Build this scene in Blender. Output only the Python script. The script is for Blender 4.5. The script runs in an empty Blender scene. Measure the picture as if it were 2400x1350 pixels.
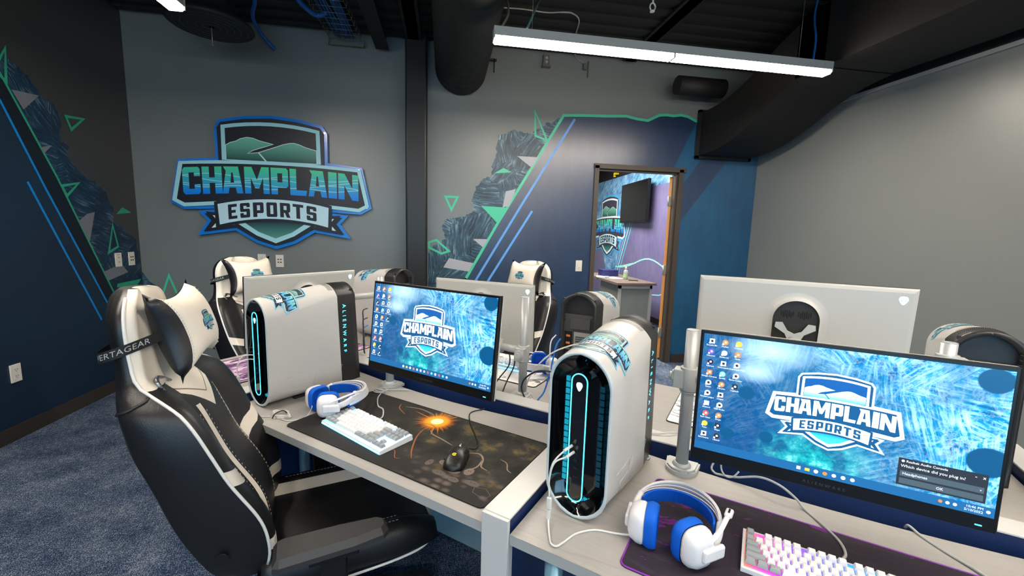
import bpy, bmesh, math, random
from mathutils import Vector, Matrix
from mathutils.geometry import tessellate_polygon
random.seed(7)
SC = bpy.context.scene
COL = SC.collection
pi = math.pi
def R(d): return math.radians(d)

# ---------------------------------------------------------------- camera
PITCH, ROLL, YR, YD = R(7.512), R(1.6407), R(-9.235), R(30.25)
CAMZ = 1.49
cp, sp, cr, sr = math.cos(PITCH), math.sin(PITCH), math.cos(ROLL), math.sin(ROLL)
Mc = Matrix(((cr, -sr, 0), (sr, cr, 0), (0, 0, 1))) @ Matrix(((1, 0, 0), (0, -sp, -cp), (0, cp, -sp)))
Rz = Matrix.Rotation(YR, 3, 'Z')
right, down, fwd = (Rz @ Mc.row[0]), (Rz @ Mc.row[1]), (Rz @ Mc.row[2])
cam = bpy.data.cameras.new('camera'); cam.sensor_width = 36; cam.lens = 988.18 * 36 / 2400; cam.clip_start = .02
camo = bpy.data.objects.new('camera', cam); COL.objects.link(camo)
camo.matrix_world = Matrix(((right.x, -down.x, -fwd.x, 0), (right.y, -down.y, -fwd.y, 0), (right.z, -down.z, -fwd.z, CAMZ), (0, 0, 0, 1)))
SC.camera = camo
# ---------------------------------------------------------------- world + exposure
w = bpy.data.worlds.new('world'); SC.world = w; w.use_nodes = True
w.node_tree.nodes['Background'].inputs[0].default_value = (.35, .55, .8, 1)
w.node_tree.nodes['Background'].inputs[1].default_value = .03
SC.view_settings.view_transform = 'Standard'; SC.view_settings.look = 'None'
SC.view_settings.gamma = 1; SC.view_settings.use_curve_mapping = False
SC.view_settings.exposure = -0.28
def area(name, loc, rot, sx, sy, power, col, parent=None):
    l = bpy.data.lights.new(name, 'AREA'); l.shape = 'RECTANGLE'; l.size = sx; l.size_y = sy; l.energy = power; l.color = col
    o = bpy.data.objects.new(name, l); COL.objects.link(o); o.location = loc; o.rotation_euler = rot
    if parent: o.parent = parent
    return o
WARM = (1.0, .915, .81); COOL = (.16, .62, 1.0)
LAMP_W = 50     # watts per 2.46 m pendant
# daylight through the window wall behind the camera
area('daylight', (-.6, -3.35, 1.6), (R(90), 0, R(0)), 4.2, 1.9, 62, COOL)

# ---------------------------------------------------------------- frames
DROT = YR - YD
cD, sD = math.cos(DROT), math.sin(DROT)
def D(x, y, z=0.0):   # desk-cluster coordinates -> room
    return Vector((x * cD - y * sD, x * sD + y * cD, z))
def tag(o, label=None, cat=None, group=None, kind=None):
    if label: o['label'] = label
    if cat: o['category'] = cat
    if group: o['group'] = group
    if kind: o['kind'] = kind
    return o
def thing(name, label, cat, loc=(0, 0, 0), rz=0, group=None, rot=None):
    o = bpy.data.objects.new(name, None); COL.objects.link(o); o.empty_display_size = .05
    o.location = loc; o.rotation_euler = rot if rot else (0, 0, rz)
    return tag(o, label, cat, group)
def dup(o, parent=None):
    c = o.copy(); COL.objects.link(c); c.parent = parent
    for ch in list(o.children): dup(ch, c)
    return c

# ---------------------------------------------------------------- materials
def lin(c):
    c = c / 255
    return c / 12.92 if c <= .04045 else ((c + .055) / 1.055) ** 2.4
def rgb(r, g, b): return (lin(r), lin(g), lin(b), 1)
MATS = {}
def mat(name, col=(128, 128, 128), rough=.5, metal=0, emit=0, ecol=None, bump=0, bscale=200, var=0, vscale=20, coat=0, spec=.5, sheen=0, trans=0):
    if name in MATS: return MATS[name]
    m = bpy.data.materials.new(name); m.use_nodes = True; nt = m.node_tree; b = nt.nodes['Principled BSDF']
    b.inputs['Base Color'].default_value = rgb(*col); b.inputs['Roughness'].default_value = rough
    b.inputs['Metallic'].default_value = metal; b.inputs['Specular IOR Level'].default_value = spec
    if coat: b.inputs['Coat Weight'].default_value = coat; b.inputs['Coat Roughness'].default_value = .12
    if sheen: b.inputs['Sheen Weight'].default_value = sheen
    if trans: b.inputs['Transmission Weight'].default_value = trans
    if emit: b.inputs['Emission Color'].default_value = rgb(*(ecol or col)); b.inputs['Emission Strength'].default_value = emit
    if bump or var:
        tc = nt.nodes.new('ShaderNodeTexCoord')
    if bump:
        n = nt.nodes.new('ShaderNodeTexNoise'); n.inputs['Scale'].default_value = bscale; n.inputs['Detail'].default_value = 4
        nt.links.new(tc.outputs['Object'], n.inputs['Vector'])
        bp = nt.nodes.new('ShaderNodeBump'); bp.inputs['Strength'].default_value = bump; bp.inputs['Distance'].default_value = .002
        nt.links.new(n.outputs['Fac'], bp.inputs['Height']); nt.links.new(bp.outputs[0], b.inputs['Normal'])
    if var:
        n = nt.nodes.new('ShaderNodeTexNoise'); n.inputs['Scale'].default_value = vscale; n.inputs['Detail'].default_value = 3
        nt.links.new(tc.outputs['Object'], n.inputs['Vector'])
        mx = nt.nodes.new('ShaderNodeMixRGB'); mx.inputs[1].default_value = tuple(min(1, x * (1 - var)) for x in rgb(*col)[:3]) + (1,)
        mx.inputs[2].default_value = tuple(min(1, x * (1 + var)) for x in rgb(*col)[:3]) + (1,)
        nt.links.new(n.outputs['Fac'], mx.inputs[0]); nt.links.new(mx.outputs[0], b.inputs['Base Color'])
    MATS[name] = m; return m
class NT:                                   # tiny node-graph helper
    def __init__(s, name, rough=.5):
        s.m = bpy.data.materials.new(name); s.m.use_nodes = True; s.t = s.m.node_tree; s.b = s.t.nodes['Principled BSDF']
        s.b.inputs['Roughness'].default_value = rough; MATS[name] = s.m
    def n(s, typ, ins=None, **kw):
        nd = s.t.nodes.new('ShaderNode' + typ)
        for k, v in kw.items(): setattr(nd, k, v)
        for k, v in (ins or {}).items():
            if isinstance(v, bpy.types.NodeSocket): s.t.links.new(v, nd.inputs[k])
            else: nd.inputs[k].default_value = v
        return nd
    def math(s, op, a, b=0.0, clamp=False):
        nd = s.n('Math', {0: a, 1: b}, operation=op); nd.use_clamp = clamp; return nd.outputs[0]
    def mix(s, f, a, b, mode='MIX'):
        return s.n('MixRGB', {0: f, 1: a, 2: b}, blend_type=mode).outputs[0]
    def ramp(s, f, stops, interp='LINEAR'):
        r = s.n('ValToRGB', {0: f}); r.color_ramp.interpolation = interp
        e = r.color_ramp.elements
        while len(e) < len(stops): e.new(.5)
        for i, (p, c) in enumerate(stops): e[i].position = p; e[i].color = c
        return r.outputs[0]
    def link(s, a, b): s.t.links.new(a, s.b.inputs[b])
def V3(*a): return tuple(a)

# ---------------------------------------------------------------- mesh builder
class MB:
    def __init__(s): s.v = []; s.f = []; s.m = []; s.uv = []; s.sm = []; s.mi = 0; s.T = Matrix.Identity(4); s.smooth = False
    def add(s, vs, fs, uvs=None, mi=None, smooth=None):
        o = len(s.v); s.v += [s.T @ Vector(p) for p in vs]
        for f in fs:
            s.f.append([o + i for i in f]); s.m.append(s.mi if mi is None else mi); s.sm.append(s.smooth if smooth is None else smooth)
            s.uv.append([uvs[i] for i in f] if uvs else None)
        return s
    def box(s, c, d, rz=0, mi=None, bev=0):
        x, y, z = d[0] / 2, d[1] / 2, d[2] / 2
        if bev: return s.rbox(c, d, bev, rz, mi)
        vs = [Vector((sx * x, sy * y, sz * z)) for sz in (-1, 1) for sy in (-1, 1) for sx in (-1, 1)]
        if rz: vs = [Matrix.Rotation(rz, 3, 'Z') @ p for p in vs]
        vs = [p + Vector(c) for p in vs]
        return s.add(vs, [(0, 2, 3, 1), (4, 5, 7, 6), (0, 1, 5, 4), (2, 6, 7, 3), (0, 4, 6, 2), (1, 3, 7, 5)], mi=mi, smooth=False)
    def rbox(s, c, d, r, rz=0, mi=None, seg=3, ch=None):   # box with rounded vertical corners and chamfered top/bottom rims
        x, y, z = d[0] / 2, d[1] / 2, d[2] / 2; r = min(r, x * .99, y * .99); ch = min(r, z * .9) if ch is None else ch
        rings = []
        lev = [(-z, ch), (-z + ch * .3, ch * .3), (-z + ch, 0), (z - ch, 0), (z - ch * .3, ch * .3), (z, ch)]
        for zz, ins in lev:
            ring = []
            rr = max(r - ins, r * .15)
            for (sx, sy, a0) in ((1, 1, 0), (-1, 1, 90), (-1, -1, 180), (1, -1, 270)):
                for k in range(seg + 1):
                    a = R(a0 + 90 * k / seg)
                    ring.append(Vector((sx * (x - ins - rr) + rr * math.cos(a), sy * (y - ins - rr) + rr * math.sin(a), zz)))
            rings.append(ring)
        if rz: rings = [[Matrix.Rotation(rz, 3, 'Z') @ p for p in q] for q in rings]
        rings = [[p + Vector(c) for p in q] for q in rings]
        return s.loft(rings, True, True, mi=mi, smooth=False)
    def loft(s, rings, cap0=False, cap1=False, closed=True, mi=None, smooth=True, uvf=None, mif=None):
        n = len(rings[0]); vs = [p for q in rings for p in q]; fs = []; ms = []
        for i in range(len(rings) - 1):
            for j in range(n if closed else n - 1):
                k = (j + 1) % n
                fs.append((i * n + j, i * n + k, (i + 1) * n + k, (i + 1) * n + j)); ms.append(mif(i, j) if mif else mi)
        o = len(s.v)
        s.v += [s.T @ Vector(p) for p in vs]
        for f, m_ in zip(fs, ms):
            s.f.append([o + i for i in f]); s.m.append(s.mi if m_ is None else m_); s.sm.append(smooth); s.uv.append(None)
        if cap0: s.f.append([o + i for i in range(n)][::-1]); s.m.append(s.mi if mi is None else mi); s.sm.append(False); s.uv.append(None)
        if cap1: s.f.append([o + (len(rings) - 1) * n + i for i in range(n)]); s.m.append(s.mi if mi is None else mi); s.sm.append(False); s.uv.append(None)
        return s
    def cyl(s, p0, p1, r0, r1=None, n=20, mi=None, cap=True, smooth=True):
        p0, p1 = Vector(p0), Vector(p1); r1 = r0 if r1 is None else r1
        q = (p1 - p0).to_track_quat('Z', 'Y')
        ring = lambda p, r: [p + q @ Vector((r * math.cos(2 * pi * k / n), r * math.sin(2 * pi * k / n), 0)) for k in range(n)]
        return s.loft([ring(p0, r0), ring(p1, r1)], cap, cap, mi=mi, smooth=smooth)
    def tube(s, pts, r, n=8, mi=None, closed=False, sub=0, cap=True, flat=None):
        pts = [Vector(p) for p in pts]
        if sub: pts = smoothpath(pts, sub, closed)
        rings = []; N = len(pts); up = None
        for i, p in enumerate(pts):
            a = pts[(i - 1) % N] if (i > 0 or closed) else p; b = pts[(i + 1) % N] if (i < N - 1 or closed) else p
            t = (b - a).normalized()
            if up is None: up = Vector((0, 0, 1)) if abs(t.z) < .9 else Vector((1, 0, 0))
            side = t.cross(up)
            if side.length < 1e-5: side = t.cross(Vector((0, 1, 0)))
            side.normalize(); up = side.cross(t).normalized()
            rr = r(i / (N - 1)) if callable(r) else r
            ku = flat if flat else 1
            rings.append([p + side * rr * math.cos(2 * pi * k / n) + up * rr * ku * math.sin(2 * pi * k / n) for k in range(n)])
        if closed: rings.append(rings[0]); return s.loft(rings, mi=mi)
        return s.loft(rings, cap, cap, mi=mi)
    def lathe(s, prof, n=32, mi=None, c=(0, 0, 0), cap=True):   # prof [(r,z)]
        rings = [[Vector((r * math.cos(2 * pi * k / n), r * math.sin(2 * pi * k / n), z)) + Vector(c) for k in range(n)] for r, z in prof]
        return s.loft(rings, cap, cap, mi=mi)
    def prism(s, poly, y0, y1, mi=None, plane='xz', smooth=False):  # extrude 2D polygon
        P = {'xz': lambda a, b, t: (a, t, b), 'xy': lambda a, b, t: (a, b, t), 'yz': lambda a, b, t: (t, a, b)}[plane]
        n = len(poly)
        vs = [P(a, b, y0) for a, b in poly] + [P(a, b, y1) for a, b in poly]
        tri = tessellate_polygon([[Vector((a, b, 0)) for a, b in poly]])
        fs = [tuple(t) for t in tri] + [tuple(i + n for i in t[::-1]) for t in tri]
        s.add(vs, fs, mi=mi, smooth=False)
        s.add(vs, [(i, (i + 1) % n, (i + 1) % n + n, i + n) for i in range(n)], mi=mi, smooth=smooth)
        return s
    def ellipsoid(s, c, r, n=16, m=10, mi=None, pw=1):
        rings = []
        for i in range(1, m):
            a = pi * i / m - pi / 2
            ca, sa = math.cos(a), math.sin(a)
            rings.append([Vector((c[0] + r[0] * ca * spw(math.cos(2 * pi * k / n), pw), c[1] + r[1] * ca * spw(math.sin(2 * pi * k / n), pw), c[2] + r[2] * sa)) for k in range(n)])
        return s.loft(rings, True, True, mi=mi)
    def flat(s, loops, fn, mi=None, maxlen=None, uv=True):   # filled 2D polygon (first loop outer) mapped by fn(u,v)->3D
        pts = [Vector((a, b, 0)) for l in loops for a, b in l]
        tri = tessellate_polygon([[Vector((a, b, 0)) for a, b in l] for l in loops])
        T = []
        for t in tri:
            a, b, c = (pts[i] for i in t)
            ar = (b - a).cross(c - a).z
            if abs(ar) < 1e-12: continue
            T.append((a, b, c) if ar > 0 else (a, c, b))
        if maxlen:
            out = []; st = T
            while st:
                a, b, c = st.pop()
                e = [(a - b).length, (b - c).length, (c - a).length]; k = e.index(max(e))
                if e[k] <= maxlen: out.append((a, b, c)); continue
                if k == 0: m_ = (a + b) / 2; st += [(a, m_, c), (m_, b, c)]
                elif k == 1: m_ = (b + c) / 2; st += [(a, b, m_), (a, m_, c)]
                else: m_ = (c + a) / 2; st += [(a, b, m_), (m_, b, c)]
            T = out
        for t in T:
            s.add([fn(p.x, p.y) for p in t], [(0, 1, 2)], [(p.x, p.y) for p in t] if uv else None, mi=mi, smooth=False)
        return s
    def build(s, name, mats, parent=None, loc=None, rot=None, bevel=0, autos=True, merge=False):
        me = bpy.data.meshes.new(name); me.from_pydata([tuple(p) for p in s.v], [], s.f)
        if not isinstance(mats, (list, tuple)): mats = [mats]
        for m_ in mats: me.materials.append(m_)
        me.polygons.foreach_set('material_index', [min(i, len(mats) - 1) for i in s.m])
        me.polygons.foreach_set('use_smooth', s.sm)
        if any(u is not None for u in s.uv):
            ul = me.uv_layers.new(name='UVMap'); k = 0
            for p, u in zip(me.polygons, s.uv):
                for j, li in enumerate(p.loop_indices):
                    ul.data[li].uv = u[j] if u else (0, 0)
        me.validate(); me.update()
        if merge:
            bm = bmesh.new(); bm.from_mesh(me); bmesh.ops.remove_doubles(bm, verts=bm.verts, dist=1e-5); bmesh.ops.recalc_face_normals(bm, faces=bm.faces); bm.to_mesh(me); bm.free()
        o = bpy.data.objects.new(name, me); COL.objects.link(o)
        if parent: o.parent = parent
        if loc is not None: o.location = loc
        if rot is not None: o.rotation_euler = rot
        if bevel:
            bv = o.modifiers.new('bevel', 'BEVEL'); bv.width = bevel; bv.segments = 2; bv.limit_method = 'ANGLE'; bv.angle_limit = R(50)
        return o
def spw(x, p): return math.copysign(abs(x) ** p, x)
def smoothpath(pts, sub, closed=False):
    out = []; n = len(pts)
    rng = range(n if closed else n - 1)
    for i in rng:
        p0 = pts[(i - 1) % n] if (closed or i > 0) else pts[0] * 2 - pts[1]
        p1 = pts[i]; p2 = pts[(i + 1) % n]
        p3 = pts[(i + 2) % n] if (closed or i < n - 2) else pts[-1] * 2 - pts[-2]
        for k in range(sub):
            t = k / sub
            out.append(.5 * ((2 * p1) + (p2 - p0) * t + (2 * p0 - 5 * p1 + 4 * p2 - p3) * t * t + (3 * p1 - p0 - 3 * p2 + p3) * t ** 3))
    if not closed: out.append(pts[-1])
    return out
_txt = {}
def text_tris(body, size=1.0, align='CENTER', spacing=1.0):
    key = (body, align, spacing)
    if key not in _txt:
        c = bpy.data.curves.new('t', 'FONT'); c.body = body; c.align_x = align; c.align_y = 'CENTER'; c.resolution_u = 2; c.space_character = spacing
        o = bpy.data.objects.new('t', c); COL.objects.link(o)
        dg = bpy.context.evaluated_depsgraph_get(); me = bpy.data.meshes.new_from_object(o.evaluated_get(dg))
        me.calc_loop_triangles()
        _txt[key] = ([v.co.copy() for v in me.vertices], [tuple(t.vertices) for t in me.loop_triangles])
        bpy.data.objects.remove(o); bpy.data.curves.remove(c); bpy.data.meshes.remove(me)
    return _txt[key]
def put_text(mb, body, fn, size, mi, align='CENTER', spacing=1.0, x=0, y=0, sx=1, sy=1):
    vs, ts = text_tris(body, 1, align, spacing)
    P = [(x + v.x * size * sx, y + v.y * size * sy) for v in vs]
    if vs: mb.add([fn(a, b) for a, b in P], [t for t in ts], P, mi=mi, smooth=False)
def inset(poly, d):                          # mitred inset of a simple polygon (either winding)
    n = len(poly); A = sum(poly[i][0] * poly[(i + 1) % n][1] - poly[(i + 1) % n][0] * poly[i][1] for i in range(n))
    sg = 1 if A > 0 else -1; out = []
    for i in range(n):
        p0, p1, p2 = Vector(poly[i - 1]), Vector(poly[i]), Vector(poly[(i + 1) % n])
        e1, e2 = (p1 - p0).normalized(), (p2 - p1).normalized()
        n1, n2 = Vector((-e1.y, e1.x)) * sg, Vector((-e2.y, e2.x)) * sg
        b = (n1 + n2); L = b.length
        if L < .3: b = n1; k = 1
        else: b /= L; k = min(1 / max(.3, b.dot(n1)), 2.6)
        q = p1 + b * d * k; out.append((q.x, q.y))
    return out
# ---------------------------------------------------------------- emblem artwork
GL = {
'C': [[(.12,0),(.9,0),(1,.08),(1,.36),(.66,.36),(.66,.2),(.36,.2),(.36,.8),(.66,.8),(.66,.66),(1,.66),(1,.92),(.9,1),(.12,1),(0,.9),(0,.1)]],
'H': [[(0,0),(.36,0),(.36,.4),(.64,.4),(.64,0),(1,0),(1,1),(.64,1),(.64,.6),(.36,.6),(.36,1),(0,1)]],
'A': [[(0,0),(.28,0),(.34,.22),(.64,.22),(.7,0),(1,0),(.8,1),(.08,1),(.2,.84)],[(.4,.4),(.58,.4),(.53,.78),(.46,.78)]],
'M': [[(0,0),(.25,0),(.25,.6),(.42,.2),(.58,.2),(.75,.6),(.75,0),(1,0),(1,1),(.7,1),(.5,.52),(.3,1),(0,1)]],
'P': [[(0,0),(.38,0),(.38,.26),(.9,.26),(1,.34),(1,.92),(.9,1),(0,1)],[(.38,.46),(.66,.46),(.66,.8),(.38,.8)]],
'L': [[(0,0),(.95,0),(1,.2),(.38,.2),(.38,1),(0,1)]],
'I': [[(0,0),(1,0),(1,1),(0,1)]],
'N': [[(0,0),(.3,0),(.3,.55),(.68,0),(1,0),(1,1),(.7,1),(.7,.45),(.32,1),(0,1)]],
'E': [[(0,0),(1,0),(1,.2),(.38,.2),(.38,.41),(.85,.41),(.85,.6),(.38,.6),(.38,.8),(1,.8),(1,1),(0,1)]],
'S': [[(.08,0),(.92,0),(1,.08),(1,.52),(.92,.6),(.36,.6),(.36,.8),(.66,.8),(.66,.7),(1,.7),(1,.92),(.92,1),(.08,1),(0,.92),(0,.48),(.08,.4),(.64,.4),(.64,.2),(.36,.2),(.36,.32),(0,.32),(0,.08)]],
'O': [[(.08,0),(.92,0),(1,.08),(1,.92),(.92,1),(.08,1),(0,.92),(0,.08)],[(.36,.2),(.64,.2),(.64,.8),(.36,.8)]],
'R': [[(0,0),(.36,0),(.36,.32),(.46,.32),(.64,0),(1,0),(.82,.34),(.95,.4),(1,.46),(1,.92),(.9,1),(0,1)],[(.36,.52),(.64,.52),(.64,.8),(.36,.8)]],
'T': [[(.32,0),(.68,0),(.68,.8),(1,.8),(1,1),(0,1),(0,.8),(.32,.8)]]}
def sym(h): return h + [(-x, y) for x, y in reversed(h) if abs(x) > 1e-6]
OUT = sym([(0,-.63),(.18,-.57),(.36,-.457),(.70,-.512),(.602,-.37),(.68,-.283),(.53,-.262),(.53,-.255),(.80,-.268),(.905,-.205),(.822,.19),(.50,.219),(.50,.50),(.455,.568),(.24,.612),(0,.632)])
def arcy(f, x0, x1, n=9): return [(x0 + (x1 - x0) * k / (n - 1), f(x0 + (x1 - x0) * k / (n - 1))) for k in range(n)]
SH_O = [(.44,.20)] + arcy(lambda x: .563 - .25 * x * x, .435, -.435) + [(-.44,.20)]
SH_I = [(.405,.19)] + arcy(lambda x: .53 - .25 * x * x, .40, -.40) + [(-.405,.19)]
BAN_O = arcy(lambda x: .207 - .06 * x * x, .81, -.81, 11) + [(-.885,-.19),(-.79,-.245)] + arcy(lambda x: -.205 - .06 * x * x, -.5, .5, 5) + [(.79,-.245),(.885,-.19)]
BAN_I = arcy(lambda x: .174 - .05 * x * x, .777, -.777, 11) + [(-.845,-.175),(-.78,-.21)] + arcy(lambda x: -.17 - .06 * x * x, -.5, .5, 5) + [(.78,-.21),(.845,-.175)]
LOW_O = [(-.35,-.38),(-.17,-.50),(0,-.572),(.17,-.50),(.35,-.38)]
LOW_I = [(-.30,-.36),(-.15,-.465),(0,-.525),(.15,-.465),(.30,-.36)]
RIB_T = lambda x: -.15 - .25 * x * x
RIB_B = lambda x: -.335 - .29 * x * x
RIB = arcy(RIB_T, .50, -.50, 13) + arcy(RIB_B, -.49, .49, 13)
RIBD = arcy(lambda x: RIB_T(x) + .028, .53, -.53, 13) + arcy(lambda x: RIB_B(x) - .028, -.525, .525, 13)
TAIL = [(.42,-.33),(.548,-.318),(.508,-.372),(.565,-.438),(.36,-.402)]
MT_L = [(-.405,.20),(-.405,.338),(-.36,.365),(-.311,.38),(-.27,.405),(-.215,.42),(-.16,.415),(-.11,.396),(-.04,.38),(.022,.366),(-.06,.335),(-.113,.317),(-.17,.295),(-.205,.273),(-.12,.285),(-.05,.20)]
MT_R = [(-.05,.20),(-.12,.285),(-.05,.312),(.035,.344),(.10,.37),(.162,.387),(.2,.39),(.25,.378),(.30,.357),(.35,.343),(.405,.33),(.405,.20)]
def word(txt, spans, top, bot):
    out = []
    for ch, (x0, x1) in zip(txt, spans):
        out.append([[(x0 + (x1 - x0) * a, bot(x0 + (x1 - x0) * a) * (1 - b) + top(x0 + (x1 - x0) * a) * b) for a, b in lp] for lp in GL[ch]])
    return out
CH = word('CHAMPLAIN', [(-.785,-.635),(-.618,-.448),(-.448,-.268),(-.252,-.034),(-.018,.136),(.152,.305),(.318,.490),(.503,.582),(.596,.785)], lambda x: .15 - .06 * x * x, lambda x: -.10 - .06 * x * x)
ES = word('ESPORTS', [(-.41,-.332),(-.305,-.218),(-.19,-.095),(-.07,.026),(.052,.145),(.168,.265),(.294,.385)], lambda x: -.178 - .22 * x * x, lambda x: -.317 - .22 * x * x)
# palettes: outline, dark, frame, sky, mountain, letters, ribbon, tail, ribbonText, low
def uvgrad(name, lo, hi, v0, v1, emit=0, waves=False, rough=.4):
    if name in MATS: return MATS[name]
    g = NT(name, rough); uv = g.n('UVMap').outputs[0]; s = g.n('SeparateXYZ', {0: uv})
    f = g.math('DIVIDE', g.math('SUBTRACT', s.outputs[1], v0), v1 - v0, True)
    c = g.mix(f, rgb(*lo), rgb(*hi))
    g.b.inputs['Specular IOR Level'].default_value = .3
    if waves:
        for y0, am, fr, ph in ((.055, .016, 9, 0.), (.02, .02, 7.5, 1.6), (-.02, .018, 8.2, 3.4), (-.045, .012, 11, 5)):
            y = g.math('ADD', g.math('MULTIPLY', g.math('SINE', g.math('ADD', g.math('MULTIPLY', s.outputs[0], fr), ph)), am), y0)
            d = g.math('LESS_THAN', g.math('ABSOLUTE', g.math('SUBTRACT', s.outputs[1], y)), .0035)
            c = g.mix(d, c, rgb(150, 215, 215))
    g.link(c, 'Base Color')
    if emit: g.link(c, 'Emission Color'); g.b.inputs['Emission Strength'].default_value = emit; 
    return g.m
def em(name, c, e): 
    m_ = mat(name, c, .3, emit=e); 
    return m_
def palette(kind):
    if kind == 'wall':
        return [mat('sign_blue', (0,120,215), .25, coat=.5), mat('sign_dark', (7,16,30), .45), mat('sign_frame', (158,214,226), .45), mat('sign_sky', (7,12,24), .45),
                uvgrad('sign_mountain', (30,70,72), (110,190,165), .2, .42), uvgrad('sign_letters', (0,125,235), (70,205,150), -.12, .14, waves=True), mat('sign_ribbon', (185,222,236), .35), mat('sign_tail', (205,228,232), .35), mat('sign_dark', (7,16,30)), uvgrad('sign_low', (80,150,140), (20,45,60), -.53, -.36), mat('sign_line', (190,225,220), .4)]
    if kind == 'screen':
        E = 1.18
        return [em('scr_out', (225,245,255), E), em('scr_dark', (14,76,122), E), em('scr_frame', (248,253,255), E), em('scr_sky', (10,80,150), E),
                uvgrad('scr_mtn', (70,205,215), (245,255,255), .2, .36, E), em('scr_let', (250,254,255), E), em('scr_rib', (245,252,255), E), em('scr_tail', (235,248,255), E), em('scr_dark2', (18,80,124), E), uvgrad('scr_low', (80,230,225), (30,150,180), -.53, -.36, E), em('scr_line', (14,76,122), E)]
    return [mat('dec_out', (120,190,225), .35), mat('dec_dark', (32,46,62), .35), mat('dec_frame', (170,200,205), .35), mat('dec_sky', (52,66,72), .35),
            uvgrad('dec_mtn', (70,120,115), (150,190,180), .2, .42), uvgrad('dec_let', (70,150,215), (130,215,215), -.12, .14), mat('dec_rib', (225,232,235), .35), mat('dec_tail', (225,232,235), .35), mat('dec_dark2', (40,55,66), .35), mat('dec_low', (90,120,120), .35), mat('dec_line', (120,190,225), .35)]
def emblem(mb, fn, dz, maxlen=None, base=True, full=True):
    """fn(u,v,lift) -> 3D ; dz = lift per layer"""
    def put(loops, mi, layer): mb.flat(loops, lambda a, b: fn(a, b, dz * layer), mi=mi, maxlen=maxlen)
    if base:
        put([OUT], 0, 1); put([inset(OUT, .028)], 1, 2)
    put([SH_O], 2, 3); put([SH_I], 3, 4)
    if full:
        put([MT_L], 10, 4.6); put([MT_R], 10, 4.6)
        put([inset(MT_L, .006)], 4, 5.2); put([inset(MT_R, .006)], 4, 5.2)
    else: put([MT_L], 4, 5); put([MT_R], 4, 5)
    put([LOW_O], 2, 3); put([LOW_I], 9, 4)
    put([BAN_O], 2, 6); put([BAN_I], 1, 7)
    for lp in CH: put(lp, 5, 8)
    for sg in (1, -1):
        t = [(x * sg, y) for x, y in TAIL]; put([inset(t, -.028)], 1, 7.6); put([t], 7, 8.2)
    put([RIBD], 1, 9); put([RIB], 6, 10)
    for lp in ES: put(lp, 8, 11)
# ---------------------------------------------------------------- room shell materials
def paint(name, col, rough=.42, var=.06, spec=.5):
    g = NT(name, rough); tc = g.n('TexCoord').outputs['Object']
    n = g.n('TexNoise', {'Vector': tc, 'Scale': 1.7, 'Detail': 5}).outputs[0]
    c0 = tuple(x * (1 - var) for x in rgb(*col)[:3]) + (1,); c1 = tuple(x * (1 + var) for x in rgb(*col)[:3]) + (1,)
    g.link(g.mix(n, c0, c1), 'Base Color')
    f = g.n('TexNoise', {'Vector': tc, 'Scale': 160, 'Detail': 3}).outputs[0]
    bp = g.n('Bump', {'Height': f, 'Strength': .18, 'Distance': .001}); g.link(bp.outputs[0], 'Normal')
    g.b.inputs['Specular IOR Level'].default_value = spec; g.b.inputs['Coat Weight'].default_value = .35; g.b.inputs['Coat Roughness'].default_value = .34
    return g.m
def streaks(name, axes, dark, mid, light, cell=2.4, scale=1.0, rough=.42, emit=0, thr=(.42, .56, .74), extra=None, warp=.07, st_=(5, 60)):
    """crystal / ice texture: every voronoi cell carries fine strokes of its own direction"""
    g = NT(name, rough)
    if axes == 'uv': src = g.n('UVMap').outputs[0]
    else: src = g.n('TexCoord').outputs['Object']
    s = g.n('SeparateXYZ', {0: src}).outputs
    a, b = {'xz': (s[0], s[2]), 'yz': (s[1], s[2]), 'uv': (s[0], s[1]), 'xy': (s[0], s[1])}[axes]
    p = g.n('CombineXYZ', {0: a, 1: b, 2: 0.0}).outputs[0]
    wz = g.n('TexNoise', {'Vector': p, 'Scale': 3.0 * scale, 'Detail': 3}).outputs[1]
    off = g.n('VectorMath', {0: wz, 1: (-.5, -.5, 0)}, operation='ADD').outputs[0]
    off = g.n('VectorMath', {0: off, 3: warp / scale}, operation='SCALE').outputs[0]
    q = g.n('VectorMath', {0: p, 1: off}, operation='ADD').outputs[0]
    q2 = g.n('CombineXYZ', {0: g.n('SeparateXYZ', {0: q}).outputs[0], 1: g.n('SeparateXYZ', {0: q}).outputs[1], 2: 0.0}).outputs[0]
    vo = g.n('TexVoronoi', {'Vector': q2, 'Scale': cell * scale})
    ang = g.math('MULTIPLY', g.n('SeparateXYZ', {0: vo.outputs['Color']}).outputs[0], 6.28)
    rt = g.n('VectorRotate', {'Vector': q2, 'Angle': ang}, rotation_type='Z_AXIS').outputs[0]
    mp = g.n('Mapping', {'Vector': rt, 'Scale': (st_[0] * scale, st_[1] * scale, 1)}).outputs[0]
    st = g.n('TexNoise', {'Vector': mp, 'Scale': 1.0, 'Detail': 6, 'Roughness': .7}).outputs[0]
    big = g.n('TexNoise', {'Vector': q2, 'Scale': 5 * scale, 'Detail': 4}).outputs[0]
    f = g.math('ADD', g.math('MULTIPLY', st, .72), g.math('MULTIPLY', big, .33))
    c = g.ramp(f, [(thr[0], dark), (thr[1], mid), (thr[2], light)])
    if extra: c = extra(g, c, a, b, q2)
    g.link(c, 'Base Color')
    if emit: g.link(c, 'Emission Color'); g.b.inputs['Emission Strength'].default_value = emit
    return g.m
def glowline(name, col, core):
    return mat(name, core, .4)
GREY = paint('wall_paint_grey', (112, 118, 117), .40)
GREYR = paint('wall_paint_right', (126, 130, 128), .42)
DKL = paint('wall_paint_charcoal', (52, 53, 54), .45)
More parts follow.
